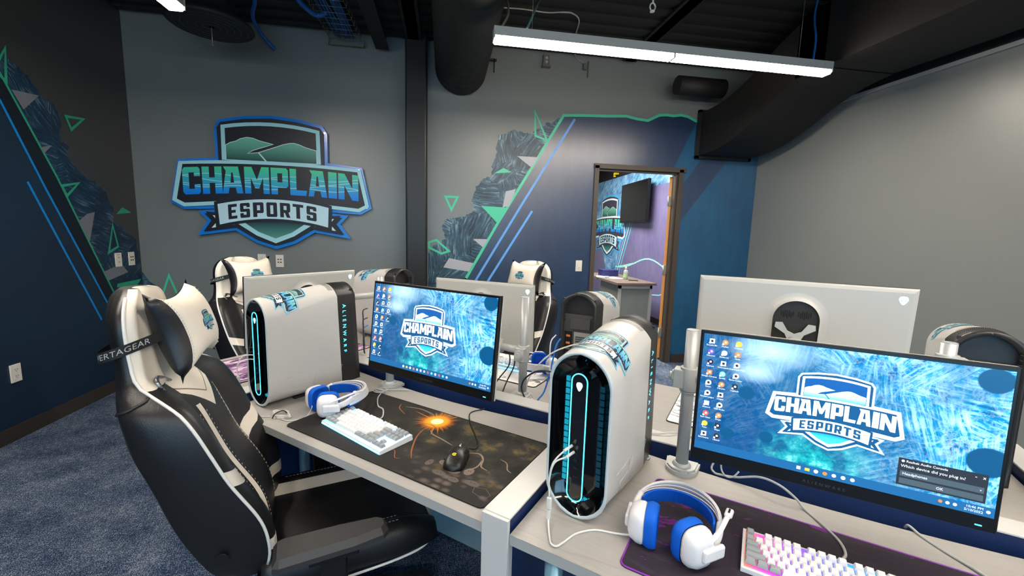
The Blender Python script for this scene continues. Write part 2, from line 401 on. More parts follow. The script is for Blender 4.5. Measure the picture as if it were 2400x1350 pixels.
def bluewall(name, a0, a1, rough=.38):
    g = NT(name, rough); tc = g.n('TexCoord').outputs['Object']
    n = g.n('TexNoise', {'Vector': tc, 'Scale': 1.1, 'Detail': 8, 'Roughness': .62}).outputs[0]
    n2 = g.n('TexNoise', {'Vector': g.n('Mapping', {'Vector': tc, 'Scale': (6, 6, 1.2), 'Rotation': (.3, .6, 0)}).outputs[0], 'Scale': 3, 'Detail': 6, 'Roughness': .7}).outputs[0]
    f = g.math('ADD', g.math('MULTIPLY', n, .6), g.math('MULTIPLY', n2, .4))
    g.link(g.ramp(f, [(.35, rgb(*a0)), (.68, rgb(*a1))]), 'Base Color'); g.b.inputs['Coat Weight'].default_value = 1; g.b.inputs['Coat Roughness'].default_value = .3; return g.m
NAVY = bluewall('mural_navy', (18, 42, 74), (36, 64, 98), .34)
TEALB = bluewall('mural_teal', (8, 66, 104), (18, 92, 132), .36)
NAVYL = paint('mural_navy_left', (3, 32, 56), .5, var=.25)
NAVYD = mat('mural_deep_navy', (3, 16, 30), .5)
ROCK = streaks('mural_rock_back', 'xz', rgb(14, 32, 46), rgb(52, 88, 108), rgb(175, 205, 212), cell=4.2, scale=1.0)
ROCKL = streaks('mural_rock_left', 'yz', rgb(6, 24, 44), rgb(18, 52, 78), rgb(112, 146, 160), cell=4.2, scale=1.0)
MINT = mat('mural_mint', (70, 196, 156), .4); PALE = mat('mural_pale', (168, 172, 182), .4)
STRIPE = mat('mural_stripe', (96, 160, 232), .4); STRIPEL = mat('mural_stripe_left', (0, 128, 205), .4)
BLACKW = mat('black_paint', (12, 12, 13), .75); BROWN = mat('bronze_frame', (70, 62, 54), .5); BASE = mat('rubber_base', (48, 42, 38), .6)
def carpet():
    g = NT('carpet', .95); tc = g.n('TexCoord').outputs['Object']
    r = g.n('Mapping', {'Vector': tc, 'Rotation': (0, 0, R(-7))}).outputs[0]
    a = g.n('TexNoise', {'Vector': g.n('Mapping', {'Vector': r, 'Scale': (1, 9, 1)}).outputs[0], 'Scale': 22, 'Detail': 4, 'Roughness': .7}).outputs[0]
    b = g.n('TexNoise', {'Vector': g.n('Mapping', {'Vector': r, 'Scale': (9, 1, 1)}).outputs[0], 'Scale': 22, 'Detail': 4, 'Roughness': .7}).outputs[0]
    fine = g.n('TexNoise', {'Vector': r, 'Scale': 260, 'Detail': 2}).outputs[0]
    big = g.n('TexNoise', {'Vector': r, 'Scale': 5, 'Detail': 3}).outputs[0]
    f = g.math('ADD', g.math('MULTIPLY', g.math('MAXIMUM', a, b), .45), g.math('ADD', g.math('MULTIPLY', fine, .5), g.math('MULTIPLY', big, .12)))
    g.link(g.ramp(f, [(.47, rgb(14, 32, 58)), (.56, rgb(50, 70, 98)), (.655, rgb(168, 178, 188))]), 'Base Color')
    bp = g.n('Bump', {'Height': f, 'Strength': .6, 'Distance': .004}); g.link(bp.outputs[0], 'Normal')
    g.b.inputs['Specular IOR Level'].default_value = .1
    return g.m
CARPET = carpet()
XL, XR, YB, YF, ZC = -2.86, 3.582, 4.533, -3.5, 3.35
def struct(name, mb, mats, **k): o = mb.build(name, mats, **k); o['kind'] = 'structure'; return o
# floor + ceiling
b = MB(); b.box(((XL + XR) / 2, 3.4, -.05), (XR - XL + .3, 14.2, .1)); struct('floor', b, CARPET)
b = MB(); b.box(((XL + XR) / 2, 3.4, ZC + .05), (XR - XL + .3, 14.2, .1))
for k in range(44): b.box((.36, -3.3 + k * .18, ZC - .012), (6.4, .07, .024))
struct('ceiling', b, mat('black_deck', (20, 19, 18), .7, bump=.3, bscale=60))
# walls as slabs; murals are coplanar paint patches of the same wall mesh
OX0, OX1, OZ = 1.64, 2.655, 2.225
def stroke(mb, pts, w, mi, fn, lift):
    for i in range(len(pts) - 1):
        a, c = Vector(pts[i]), Vector(pts[i + 1]); t = (c - a).normalized() * w * .5; n = Vector((-t.y, t.x)); e = t * .5
        q = [a - e - n, c + e - n, c + e + n, a - e + n]
        mb.flat([[(p.x, p.y) for p in q]], lambda u, v: fn(u, v, lift + i * 2e-5), mi=mi)
def ringtri(mb, pts, w, mi, fn, lift): mb.flat([pts, inset(pts, w)], lambda u, v: fn(u, v, lift), mi=mi)
def rough_edge(pts, amp, n=5, seed=1):
    rnd = random.Random(seed); out = []
    for i in range(len(pts) - 1):
        a, c = Vector(pts[i]), Vector(pts[i + 1])
        for k in range(n):
            t = k / n; p = a.lerp(c, t); out.append((p.x + rnd.uniform(-amp, amp), p.y + rnd.uniform(-amp, amp)))
    out.append(pts[-1]); return out
b = MB()
for x0, x1, z0, z1 in ((XL - .12, OX0, 0, ZC), (OX1, XR + .12, 0, ZC), (OX0, OX1, OZ, ZC)):
    b.box(((x0 + x1) / 2, YB + .06, (z0 + z1) / 2), (x1 - x0, .12, z1 - z0), mi=0)
fb = lambda u, v, l: (u, YB - l, v)
L1, L2, L3 = .0008, .0014, .0020
line = [(-.33, 0), (.23, .98), (.56, 1.58), (1.24, 2.735), (1.48, 2.75), (1.72, 2.76), (1.94, 2.775), (2.06, 2.755), (2.19, 2.745), (2.26, 2.78), (2.32, 2.81), (2.40, 2.82), (2.49, 2.815), (2.58, 2.83), (2.66, 2.82), (2.81, 2.76), (3.1, 2.62), (3.582, 2.6)]
def clipdoor(poly):  # mural field around the doorway: left, over, right strips
    return poly
seg = [p for p in line]
b.flat([[(-.16, 0), (OX0, 0), (OX0, 2.755), (1.48, 2.75), (1.24, 2.735), (.56, 1.58), (.23, .98), (-.16, .3)]], lambda u, v: fb(u, v, L1), mi=1)
b.flat([[(OX0, OZ), (2.36, OZ), (2.62, 2.815), (2.58, 2.83), (2.49, 2.815), (2.40, 2.82), (2.32, 2.81), (2.26, 2.78), (2.19, 2.745), (2.06, 2.755), (1.94, 2.775), (OX0, 2.755)]], lambda u, v: fb(u, v, L1), mi=1)
b.flat([[(2.36, OZ), (2.52, OZ), (2.78, 2.78), (2.66, 2.82), (2.62, 2.815)]], lambda u, v: fb(u, v, L1), mi=1)
b.flat([[(2.52, OZ), (OX1, OZ), (OX1, 2.07), (3.06, 2.64), (2.81, 2.76), (2.78, 2.78)]], lambda u, v: fb(u, v, L1), mi=2)
b.flat([[(OX1, 2.07), (OX1, 1.65), (3.36, 2.6), (3.06, 2.64)]], lambda u, v: fb(u, v, L1), mi=1)
b.flat([[(OX1, 1.65), (OX1, 0), (3.58, 0), (3.58, 2.6), (3.36, 2.6)]], lambda u, v: fb(u, v, L1), mi=2)
rock = [(1.24, 2.735), (1.13, 2.67), (1.0, 2.61), (.9, 2.53), (.7, 2.55), (.54, 2.48), (.53, 2.28), (.49, 2.19), (.48, 2.07), (.38, 2.03), (.33, 1.95), (.29, 1.85), (.30, 1.71), (.22, 1.65), (.03, 1.61), (-.02, 1.54), (.01, 1.40), (-.08, 1.34), (-.17, 1.27)]
b.flat([rough_edge(rock, .014) + [(-.17, .28), (.23, .98), (.56, 1.58)]], lambda u, v: fb(u, v, L1 + .0001), mi=3)
stroke(b, line[1:], .028, 4, fb, L2); stroke(b, [(-.1, .41), (.23, .98)], .028, 4, fb, L2)
for p, m_ in (([(.75, 2.29), (.98, 2.29), (.91, 2.18)], 5), ([(.51, 2.10), (.61, 2.16), (.70, 2.12)], 4), ([(.64, 1.92), (.75, 1.95), (.68, 1.77), (.61, 1.75)], 5), ([(.38, 1.76), (.655, 1.75), (.56, 1.58)], 4), ([(.30, 1.41), (.46, 1.41), (.41, 1.32)], 5), ([(.05, 1.2), (.31, 1.15), (.26, 1.06), (-.01, 1.10)], 5)):
    b.flat([p], lambda u, v: fb(u, v, L3 + .0003), mi=m_)
for p in ([(.92, 2.78), (1.09, 2.45), (.93, 2.50)], [(-.01, 1.85), (.15, 1.85), (.07, 1.68)], [(-.17, 1.37), (-.08, 1.40), (.07, 1.27), (-.03, 1.235), (-.17, 1.30)], [(-2.63, 1.01), (-2.50, .62), (-2.76, .66)]):
    ringtri(b, p, .022, 4, fb, L3 + .0003)
stroke(b, [(.02, .42), (.34, .97), (.80, 1.76), (1.36, 2.70)], .024, 6, fb, L2 + .0004); stroke(b, [(.15, .42), (.47, .96), (.93, 1.72)], .024, 6, fb, L2 + .0004)
b.flat([[(XL, .1), (XL, 1.02), (-2.80, .92), (-2.72, .86), (-2.66, .72), (-2.55, .6), (-2.5, .1)]], lambda u, v: fb(u, v, L1), mi=3)
b.flat([[(-2.42, .42), (-2.2, .68), (-2.1, .44)]], lambda u, v: fb(u, v, L2), mi=7)
struct('wall_back', b, [GREY, NAVY, TEALB, ROCK, MINT, PALE, STRIPE, mat('mural_sky', (110, 175, 205), .4)])
# left wall
b = MB(); b.box((XL - .06, (YB + YF) / 2, ZC / 2), (.12, YB - YF, ZC), mi=0)
fl = lambda u, v, l: (XL + l, u, v)
edge = [(2.2, 4.63), (3.39, 2.42), (3.72, 1.81), (4.19, .81), (4.53, .12)]
edge[0] = (2.88, 3.35)
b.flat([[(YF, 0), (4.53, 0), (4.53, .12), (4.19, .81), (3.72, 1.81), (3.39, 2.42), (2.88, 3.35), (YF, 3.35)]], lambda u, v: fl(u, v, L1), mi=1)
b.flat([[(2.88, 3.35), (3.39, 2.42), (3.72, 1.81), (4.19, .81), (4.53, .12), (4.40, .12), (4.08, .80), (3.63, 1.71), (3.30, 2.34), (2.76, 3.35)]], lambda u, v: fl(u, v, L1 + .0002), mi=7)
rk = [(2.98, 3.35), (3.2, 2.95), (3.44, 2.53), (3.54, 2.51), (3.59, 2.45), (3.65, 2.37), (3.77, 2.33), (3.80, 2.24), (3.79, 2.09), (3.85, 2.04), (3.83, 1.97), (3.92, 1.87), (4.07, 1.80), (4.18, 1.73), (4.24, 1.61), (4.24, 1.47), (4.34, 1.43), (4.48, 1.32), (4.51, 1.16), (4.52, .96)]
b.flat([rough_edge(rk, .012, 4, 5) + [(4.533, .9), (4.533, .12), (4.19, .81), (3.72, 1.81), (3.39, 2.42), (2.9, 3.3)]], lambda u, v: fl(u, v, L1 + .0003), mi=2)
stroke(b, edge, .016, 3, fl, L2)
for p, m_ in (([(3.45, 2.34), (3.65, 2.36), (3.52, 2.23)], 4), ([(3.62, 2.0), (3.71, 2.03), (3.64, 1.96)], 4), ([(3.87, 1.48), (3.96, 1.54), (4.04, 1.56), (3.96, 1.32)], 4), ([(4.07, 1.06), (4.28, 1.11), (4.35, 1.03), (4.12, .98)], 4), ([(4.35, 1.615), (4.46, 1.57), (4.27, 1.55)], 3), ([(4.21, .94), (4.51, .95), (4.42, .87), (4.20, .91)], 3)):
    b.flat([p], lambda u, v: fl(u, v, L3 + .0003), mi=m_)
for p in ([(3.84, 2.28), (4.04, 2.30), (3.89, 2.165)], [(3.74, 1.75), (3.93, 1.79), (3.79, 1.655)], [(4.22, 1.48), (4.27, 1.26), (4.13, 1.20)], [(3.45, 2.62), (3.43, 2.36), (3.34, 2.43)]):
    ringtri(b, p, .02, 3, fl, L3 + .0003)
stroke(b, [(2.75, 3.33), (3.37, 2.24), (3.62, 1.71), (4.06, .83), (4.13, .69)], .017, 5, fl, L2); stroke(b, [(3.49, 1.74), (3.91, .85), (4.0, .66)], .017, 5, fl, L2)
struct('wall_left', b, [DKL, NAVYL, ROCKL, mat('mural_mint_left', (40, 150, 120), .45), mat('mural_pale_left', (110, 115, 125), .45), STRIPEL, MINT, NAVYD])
# right wall, black above the ledge
b = MB(); b.box((XR + .06, (YB + YF) / 2, 1.385), (.12, YB - YF, 2.77), mi=0); b.box((XR + .06, (YB + YF) / 2, 3.06), (.12, YB - YF, .58), mi=1)
struct('wall_right', b, [GREYR, BLACKW])
b = MB(); b.box((XR - .012, (3.6 + YF) / 2, 2.765), (.024, 3.6 - YF, .03)); struct('trim_1', b, mat('ledge_grey', (150, 152, 152), .5))
# wall behind the camera with its window band
b = MB()
for x0, x1, z0, z1 in ((XL, -2.8, 0, ZC), (1.6, XR, 0, ZC), (-2.8, 1.6, 0, .6), (-2.8, 1.6, 2.6, ZC)):
    b.box(((x0 + x1) / 2, YF - .06, (z0 + z1) / 2), (x1 - x0, .12, z1 - z0))
struct('wall_front', b, GREY)
b = MB()
for x in (-2.8, -1.35, .12, 1.56): b.box((x + .02, YF - .06, 1.6), (.05, .1, 2.0))
for z in (.62, 2.58): b.box((-.6, YF - .06, z), (4.4, .1, .05))
win = struct('window_1', b, BROWN)
b = MB(); b.box((-.6, YF - .08, 1.6), (4.36, .01, 1.95)); g = b.build('window_pane', mat('bright_pane', (170, 205, 240), .1, emit=1.2), parent=win)
# baseboards
b = MB(); b.box(((XL + OX0 - .03) / 2, YB - .006, .05), (OX0 - .03 - XL, .012, .1)); struct('baseboard_back', b, BASE)
b = MB(); b.box(((XR + OX1 + .025) / 2, YB - .006, .05), (XR - OX1 - .025, .012, .1)); struct('baseboard_back', b, BASE)
b = MB(); b.box((XL + .006, (YB + YF) / 2, .05), (.012, YB - YF - .02, .1)); struct('baseboard_left', b, BASE)
b = MB(); b.box((XR - .006, (YB + YF) / 2, .05), (.012, YB - YF - .02, .1)); struct('baseboard_right', b, BASE)
# doorway
dr = thing('door_1', None, None, (OX1 - .03, YB + .12, 0)); dr['kind'] = 'structure'
b = MB(); y0 = -.12 - .012
for x in (-(OX1 - .03) + OX0 - .005, .005): b.box((x - .0, y0 + .07, 1.12), (.05, .16, 2.24))
cx = (OX0 - OX1) / 2 + .03 - .0
b.box((cx, y0 + .07, 2.235), (OX1 - OX0 + .07, .16, .05))
b.box((-(OX1 - .03) + OX0 + .03, y0 + .09, 1.1), (.018, .05, 2.2)); b.box((-.03, y0 + .055, 1.1), (.018, .05, 2.2)); b.box((cx, y0 + .055, 2.2), (OX1 - OX0 - .05, .05, .018))
b.build('door_frame', BROWN, dr)
leafrot = R(-124)    # leaf swung open into the next room
lf = MB(); lf.box((-.47, .022, 1.09), (.93, .044, 2.16), mi=0); lf.box((-.003, .022, 1.09), (.008, .045, 2.16), mi=1)
leaf = lf.build('door_leaf', [mat('door_face', (64, 50, 38), .45), mat('door_edge_wood', (214, 150, 74), .5)], dr, loc=(-.045, .02, .01), rot=(0, 0, leafrot))
for z in (.32, 1.08, 1.88):
    h = MB(); h.box((-.008, -.006, 0), (.05, .008, .11)); h.box((.014, .006, 0), (.022, .03, .11)); h.cyl((-.032, -.012, -.055), (-.032, -.012, .055), .007)
    h.build('hinge', mat('hinge_steel', (200, 200, 190), .35, metal=.6), dr, loc=(-.03, -.0, z + .02))
# next room
b = MB(); b.box((3.66, 7.6, ZC / 2), (.12, 6.0, ZC), mi=0)
fr = lambda u, v, l: (3.60 - l, -u, v)      # u = -y, read from inside the corridor
def crys(g, c, a, bb, q): return c
UP = streaks('corridor_crystal', 'yz', rgb(40, 80, 130), rgb(110, 165, 205), rgb(215, 235, 245), cell=1.2, scale=.8)
b.flat([[(-10.5, 1.9), (-10.5, 2.7), (-4.7, 2.7), (-4.7, 2.4), (-7.6, 2.35), (-8.0, 1.9), (-8.35, 1.2), (-8.6, .5), (-8.9, .4), (-9.3, 1.2)]], lambda u, v: fr(u, v, L1), mi=1)
b.flat([[(-10.5, 2.7), (-10.5, 3.35), (-4.7, 3.35), (-4.7, 2.7)]], lambda u, v: fr(u, v, L1), mi=3)
for k, (mi_, off) in enumerate(((2, 0), (4, .09), (2, .20))):
    stroke(b, [(-8.6 + off, .55), (-7.9 + off, 1.95)], .03, mi_, fr, L2 + k * 1e-4)
wv = [(-8.5 + 2.6 * k / 16, .83 + .26 * math.exp(-((k - 9) / 4.5) ** 2)) for k in range(17)]
stroke(b, wv, .025, 4, fr, L3); stroke(b, [(p[0] - .35, p[1] * .6 + .33) for p in wv[3:9]], .02, 4, fr, L3)
stroke(b, [(-7.9, .35), (-7.3, .42), (-6.6, .5), (-6.2, .62)], .02, 4, fr, L3); stroke(b, [(-7.9, .1), (-7.1, .12), (-6.6, .04)], .02, 4, fr, L3)
nb = len(b.v)
P = palette('wall'); o0 = 5
class OffMB:                                  # lets the emblem use material slots after the wall's own
    def __init__(s, mb, off): s.mb = mb; s.off = off
    def flat(s, loops, fn, mi=0, maxlen=None): s.mb.flat(loops, fn, mi=mi + s.off, maxlen=maxlen)
emblem(OffMB(b, o0), lambda u, v, l: fr(-9.02 + u * 1.02, 1.68 + v * 1.08, .003 + l), .0005)
PW = list(P); PW[1] = mat('mural_emblem_dark', (52, 52, 66), .4); PW[0] = mat('mural_emblem_blue', (60, 165, 220), .4); PW[2] = mat('mural_emblem_white', (225, 232, 236), .4); PW[3] = PW[1]
struct('wall_corridor_right', b, [bluewall('corridor_purple', (92, 88, 132), (126, 118, 158), .4), UP, mat('corridor_cyan', (90, 190, 235), .4), BLACKW, mat('corridor_mint', (150, 225, 215), .4)] + PW)
b = MB(); b.box((3.594, 7.6, .05), (.012, 5.8, .1)); struct('baseboard_corridor', b, BASE)
b = MB(); b.box((.2, 7.6, ZC / 2), (.12, 6.0, ZC)); struct('wall_corridor_left', b, GREY)
b = MB(); b.box((1.9, 10.56, ZC / 2), (3.5, .12, ZC)); struct('wall_corridor_back', b, GREY)
# ---------------------------------------------------------------- pendants
HOUS = mat('fixture_housing', (168, 172, 168), .45); LENS = mat('lamp_lens', (255, 236, 205), .4, emit=70, ecol=(255, 240, 222))
BLK = mat('black_duct', (26, 25, 24), .62, spec=.35, bump=.1, bscale=30); CORD = mat('cord_grey', (140, 140, 132), .5)
BLUE = mat('blue_cable', (20, 88, 160), .5); STEEL = mat('galvanised', (150, 155, 150), .4, metal=.5)
def pendant(cx, cy, ln, label, rz=0, k=1.0):
    t = thing('pendant_light', label, 'light', (cx, cy, 2.70), rz, group='linear pendant lights')
    b = MB(); b.box((0, 0, .048), (ln, .09, .055)); 
    for s in (-1, 1): b.box((s * (ln / 2 - .004), 0, .04), (.008, .094, .07))
    for s in (-1, 1): b.cyl((s * (ln / 2 - .07), -.0455, .05), (s * (ln / 2 - .07), -.0475, .05), .004, mi=1, n=8)
    b.build('housing', [HOUS, STEEL], t)
    b = MB(); n = 6; half = ln / 2 - .008
    seg = [(-half, -.012), (.012, half)] if ln > 2 else [(-half, half)]
    for x0, x1 in seg:
        b.prism([(-.043, .022), (-.043, .004), (-.034, -.006), (.034, -.006), (.043, .004), (.043, .022)], x0, x1, plane='yz')
    b.build('lens', LENS, t)
    if ln > 2: b = MB(); b.box((0, 0, .008), (.012, .088, .03)); b.build('joiner_clip', HOUS, t)
    a = area('lamp', (0, 0, -.012), (0, 0, 0), ln - .03, .08, LAMP_W * k * ln / 2.46, WARM, t)
    for s in (-1, 1):
        b = MB(); b.cyl((s * (ln / 2 - .25), 0, .076), (s * (ln / 2 - .25), 0, .65), .0012, n=6); b.build('suspension_wire', STEEL, t)
    return t
pendant(1.53, 2.87, 2.46, 'long linear pendant hanging across the back of the room above the desks')
pendant(-1.53, 1.66, 2.46, 'linear pendant ending beside the round black ceiling diffuser', R(90), .6)
pendant(1.53, .15, 2.46, 'long linear pendant overhead in front of the grey right wall', k=.42)
pendant(1.53, -2.2, 2.46, 'long linear pendant nearest the windows on the right side', k=.7)
pendant(-1.35, -2.2, 2.46, 'long linear pendant nearest the windows on the left side', k=.7)
def cablething(name, pts, r, m, label, cat='cable', sub=6, n=8, group=None, kind=None):
    b = MB(); b.tube(pts, r, n=n, sub=sub); o = b.build(name, m); return tag(o, label, cat, group, kind)
cablething('power_conduit', [(.345, 2.87, 2.775), (.40, 2.95, 2.9), (.43, 3.2, 3.1), (.43, 3.5, 3.34)], lambda t: .007 + .0012 * math.sin(t * 420), mat('flex_conduit', (150, 145, 120), .4, metal=.4), 'ribbed flexible conduit rising from the left end of the long pendant', 'conduit', sub=60)
cablething('steel_brace', [(.53, 2.95, 2.83), (.73, 3.45, 3.32)], .008, mat('teal_rod', (90, 120, 125), .4, metal=.3), 'slanting steel rod above the long pendant', 'rod', sub=0)
cablething('blue_cable', [(2.63, 2.87, 2.775), (2.66, 2.9, 2.95), (2.72, 3.0, 3.15), (2.78, 3.05, 3.34)], .007, BLUE, 'blue cord rising from the right end of the long pendant')
cablething('conduit_run', [(.39, 3.73, 3.325), (.62, 3.71, 3.325), (.83, 3.72, 3.325), (.95, 3.69, 3.325), (1.05, 3.69, 3.325), (1.14, 3.8, 3.325), (1.2, 4.1, 3.32), (1.33, 4.49, 3.31), (1.42, 4.515, 3.27)], .0065, CORD, 'thin grey conduit clipped across the black ceiling', 'conduit')
t = thing('eye_hook', 'small white hook hanging from the black ceiling', 'hook', (1.60, 3.36, 3.30)); b = MB()
b.tube([(.022 * math.cos(a), 0, -.025 + .028 * math.sin(a)) for a in [2 * pi * k / 16 for k in range(16)]], .006, closed=True); b.cyl((0, 0, 0), (0, 0, .04), .007); b.cyl((0, 0, -.062), (0, 0, -.052), .018); b.build('hook', mat('white_plastic', (205, 205, 200), .4), t)
# junction boxes on the wall
t = thing('ceiling_speaker_box', 'small grey box with two round sockets high on the back wall', 'junction box', (1.022, YB, 3.25)); b = MB()
b.prism([(-.038, -.055), (.038, -.055), (.03, .055), (-.03, .055)], -.045, 0, mi=0); b.box((0, -.03, -.058), (.09, .06, .01), mi=0)
b.build('housing', mat('box_grey', (92, 92, 90), .5), t)
for z in (.022, -.016): b = MB(); b.cyl((0, -.045, z), (0, -.05, z), .014, n=16); b.build('socket', mat('socket_pale', (150, 150, 145), .5), t)
t = thing('conduit_box', 'tiny box at the end of the thin conduit on the back wall', 'junction box', (1.44, YB, 3.23)); b = MB(); b.box((0, -.02, 0), (.035, .04, .06)); b.box((.04, -.012, -.02), (.012, .02, .16)); b.build('housing', mat('box_grey', (92, 92, 90), .5), t)
# round spiral duct
t = thing('round_duct', 'large black round duct running along the ceiling to the back wall', 'duct', (.15, 4.5, 3.10))
pr = []; y = 0.0
b = MB(); rings = []
k = 0
while y > -6.4:
    rr = .25 + (.004 if k % 6 == 0 else 0); rings.append([Vector((rr * math.cos(2 * pi * j / 48), y, rr * math.sin(2 * pi * j / 48))) for j in range(48)]); y -= .025; k += 1
b.loft(rings, True, True); b.build('duct_wall', BLK, t)
b = MB(); b.box((.31, -.02, .10), (.09, .02, .02)); b.cyl((.33, -.03, .11), (.33, -.03, -.02), .006); b.build('hanger', mat('hanger_black', (24, 24, 24), .6), t)
# rectangular duct with offset
t = thing('rectangular_duct', 'black rectangular duct curving down to the back wall over the doorway', 'duct', (0, 0, 0))
path = [(4.50, 2.40), (4.3, 2.405), (4.1, 2.425), (3.92, 2.47), (3.74, 2.535), (3.58, 2.605), (3.44, 2.67), (3.3, 2.72), (3.15, 2.76), (2.95, 2.785), (2.7, 2.79), (-3.4, 2.79)]
path = [(p.x, p.y) for p in smoothpath([Vector((a, c, 0)) for a, c in path], 3)]
b = MB(); rings = [[Vector((2.80, y, z)), Vector((3.42, y, z)), Vector((3.42, y, z + .46)), Vector((2.80, y, z + .46))] for y, z in path]
b.loft(rings, True, True, smooth=False); b.build('duct_wall', BLK, t)
b = MB()
for (x, z, sx, sz) in ((2.785, 2.63, .03, .52), (3.43, 2.63, .03, .52), (3.11, 2.385, .68, .03), (3.11, 2.875, .68, .03)): b.box((x, 4.50, z), (sx, .04, sz))
b.build('flange', mat('duct_flange', (20, 20, 20), .5), t)
for yy in (1.9, .2):
    b = MB(); b.box((2.79, yy, 3.02), (.012, .03, .48)); b.box((3.43, yy, 3.02), (.012, .03, .48)); b.box((3.11, yy, 2.783), (.66, .03, .012)); b.build('seam', mat('duct_flange', (20, 20, 20), .5), t)
t = thing('branch_duct', 'short black duct stub between the pendant and the rectangular duct', 'duct', (2.45, 4.2, 3.02)); b = MB(); b.cyl((-.13, 0, 0), (.38, 0, 0), .09, n=28); b.build('duct_wall', BLK, t)
# diffuser
t = thing('ceiling_diffuser', 'round black ceiling diffuser with concentric rings', 'diffuser', (-1.76, 3.76, 2.97))
b = MB(); b.lathe([(.27, .0), (.285, .01), (.275, .035), (.20, .08), (.16, .14), (.15, .38)], n=48); b.build('bell', BLK, t)
for k, r in enumerate((.235, .19, .145, .10, .055)):
    b = MB(); b.lathe([(r, -.002), (r + .018, .004), (r - .02, .035), (r - .024, .03), (r, -.002)], n=48, cap=False); b.build('ring', mat('diffuser_ring', (40, 36, 34), .5), t)
b = MB(); b.lathe([(.02, 0), (.036, .004), (.03, .02)], n=24); b.build('centre_cap', BLK, t)
b = MB(); b.cyl((0, 0, 0), (0, 0, -.13), .0035, n=8); b.cyl((-.018, 0, -.125), (.012, 0, -.13), .003, n=6); b.build('damper_rod', mat('rod_pale', (150, 140, 120), .4, metal=.5), t)
# cable tray
t = thing('cable_tray', 'wire basket cable tray carrying blue cables to the logo wall', 'cable tray', (-.93, 4.45, 3.24))
WIRE = mat('tray_wire', (120, 118, 100), .4, metal=.6)
b = MB()
for x in (-.14, -.07, 0, .07, .14): b.cyl((x, 0, 0), (x, -4.6, 0), .0022, n=6)
for x in (-.14, .14): b.cyl((x, 0, .05), (x, -4.6, .05), .0022, n=6)
for k in range(46):
    y = -.03 - k * .1
    b.cyl((-.14, y, -.003), (.14, y, -.003), .0022, n=6); b.cyl((-.14, y, 0), (-.14, y, .055), .0022, n=6); b.cyl((.14, y, 0), (.14, y, .055), .0022, n=6)
b.build('basket', WIRE, t)
b = MB(); b.box((0, .03, -.03), (.33, .012, .012)); b.box((-.16, .03, -.005), (.01, .012, .06)); b.box((.16, .03, -.005), (.01, .012, .06)); b.build('end_bracket', WIRE, t)
rnd = random.Random(3)
b = MB()
for k in range(26):
    x = rnd.uniform(-.10, .09); z = .008 + rnd.random() * .02
    b.tube([(x, -.02, z), (x + rnd.uniform(-.03, .03), -.9, z + .005), (x + rnd.uniform(-.03, .03), -2, z), (x, -4.5, z)], .005, n=6, sub=5)
o = b.build('blue_cable_bundle', BLUE); o.location = (-.93, 4.45, 3.245); tag(o, 'bundle of blue data cables lying in the wire basket tray', 'cables', kind='stuff')
cablething('blue_cable_loop', [(-1.45, 3.6, 3.33), (-1.5, 3.9, 3.27), (-1.62, 4.15, 3.25), (-1.66, 4.4, 3.22), (-1.58, 4.5, 3.12)], .016, BLUE, 'thick blue cable drooping beside the round diffuser')
cablething('blue_cable_loop', [(-1.14, 3.4, 3.33), (-1.16, 3.8, 3.27), (-1.08, 4.02, 3.25), (-.98, 4.0, 3.27)], .02, BLUE, 'blue cable bundle looping into the wire basket tray')
# joists
for k, (x, z, wd) in enumerate(((-.60, 3.19, .07), (-.30, 3.26, .10), (-1.95, 3.30, .12), (1.9, 3.3, .1))):
    b = MB(); b.box((x, 1.2, (z + ZC) / 2), (wd, 6.5, ZC - z)); b.box((x, 1.2, z + .005), (wd + .05, 6.5, .01)); o = b.build('ceiling_joist', BLACKW)
    tag(o, ['black joist ending just left of the black column', 'black joist over the black column', 'black joist behind the round diffuser', 'black joist above the long pendant'][k], 'joist', 'black ceiling joists')
# column
t = thing('support_column', 'square black steel column in front of the back wall', 'column', (-.277, 4.43, 0)); b = MB()
b.rbox((0, 0, 1.67), (.205, .19, 3.34), .02, ch=.001); b.build('shaft', mat('column_black', (22, 24, 24), .42), t)
b = MB(); b.box((0, 0, .006), (.3, .19, .012)); b.build('base_plate', mat('column_black', (22, 24, 24), .42), t)
# wall emblem sign
t = thing('logo_sign', 'blue outlined shield sign reading CHAMPLAIN ESPORTS on the back wall', 'sign', (-1.632, YB, 1.89))
PWL = palette('wall')
b = MB(); b.prism(OUT, -.050, -.022, mi=0); b.build('backing_panel', [PWL[0]], t, bevel=.003)
b = MB(); b.prism(inset(OUT, .03), -.062, -.050, mi=0); b.build('face_panel', [PWL[1]], t)
b = MB(); emblem(b, lambda u, v, l: (u, -.0622 - l, v), .0004, base=False); b.build('emblem_print', PWL, t)
for x, z in ((-.48, .5), (.48, .5), (0, -.6), (-.79, .165), (.79, .165), (-.86, -.2), (.86, -.2)):
    b = MB(); b.cyl((x, -.056, z), (x, 0, z), .009, n=16); b.build('standoff', mat('chrome', (215, 220, 225), .2, metal=1), t)
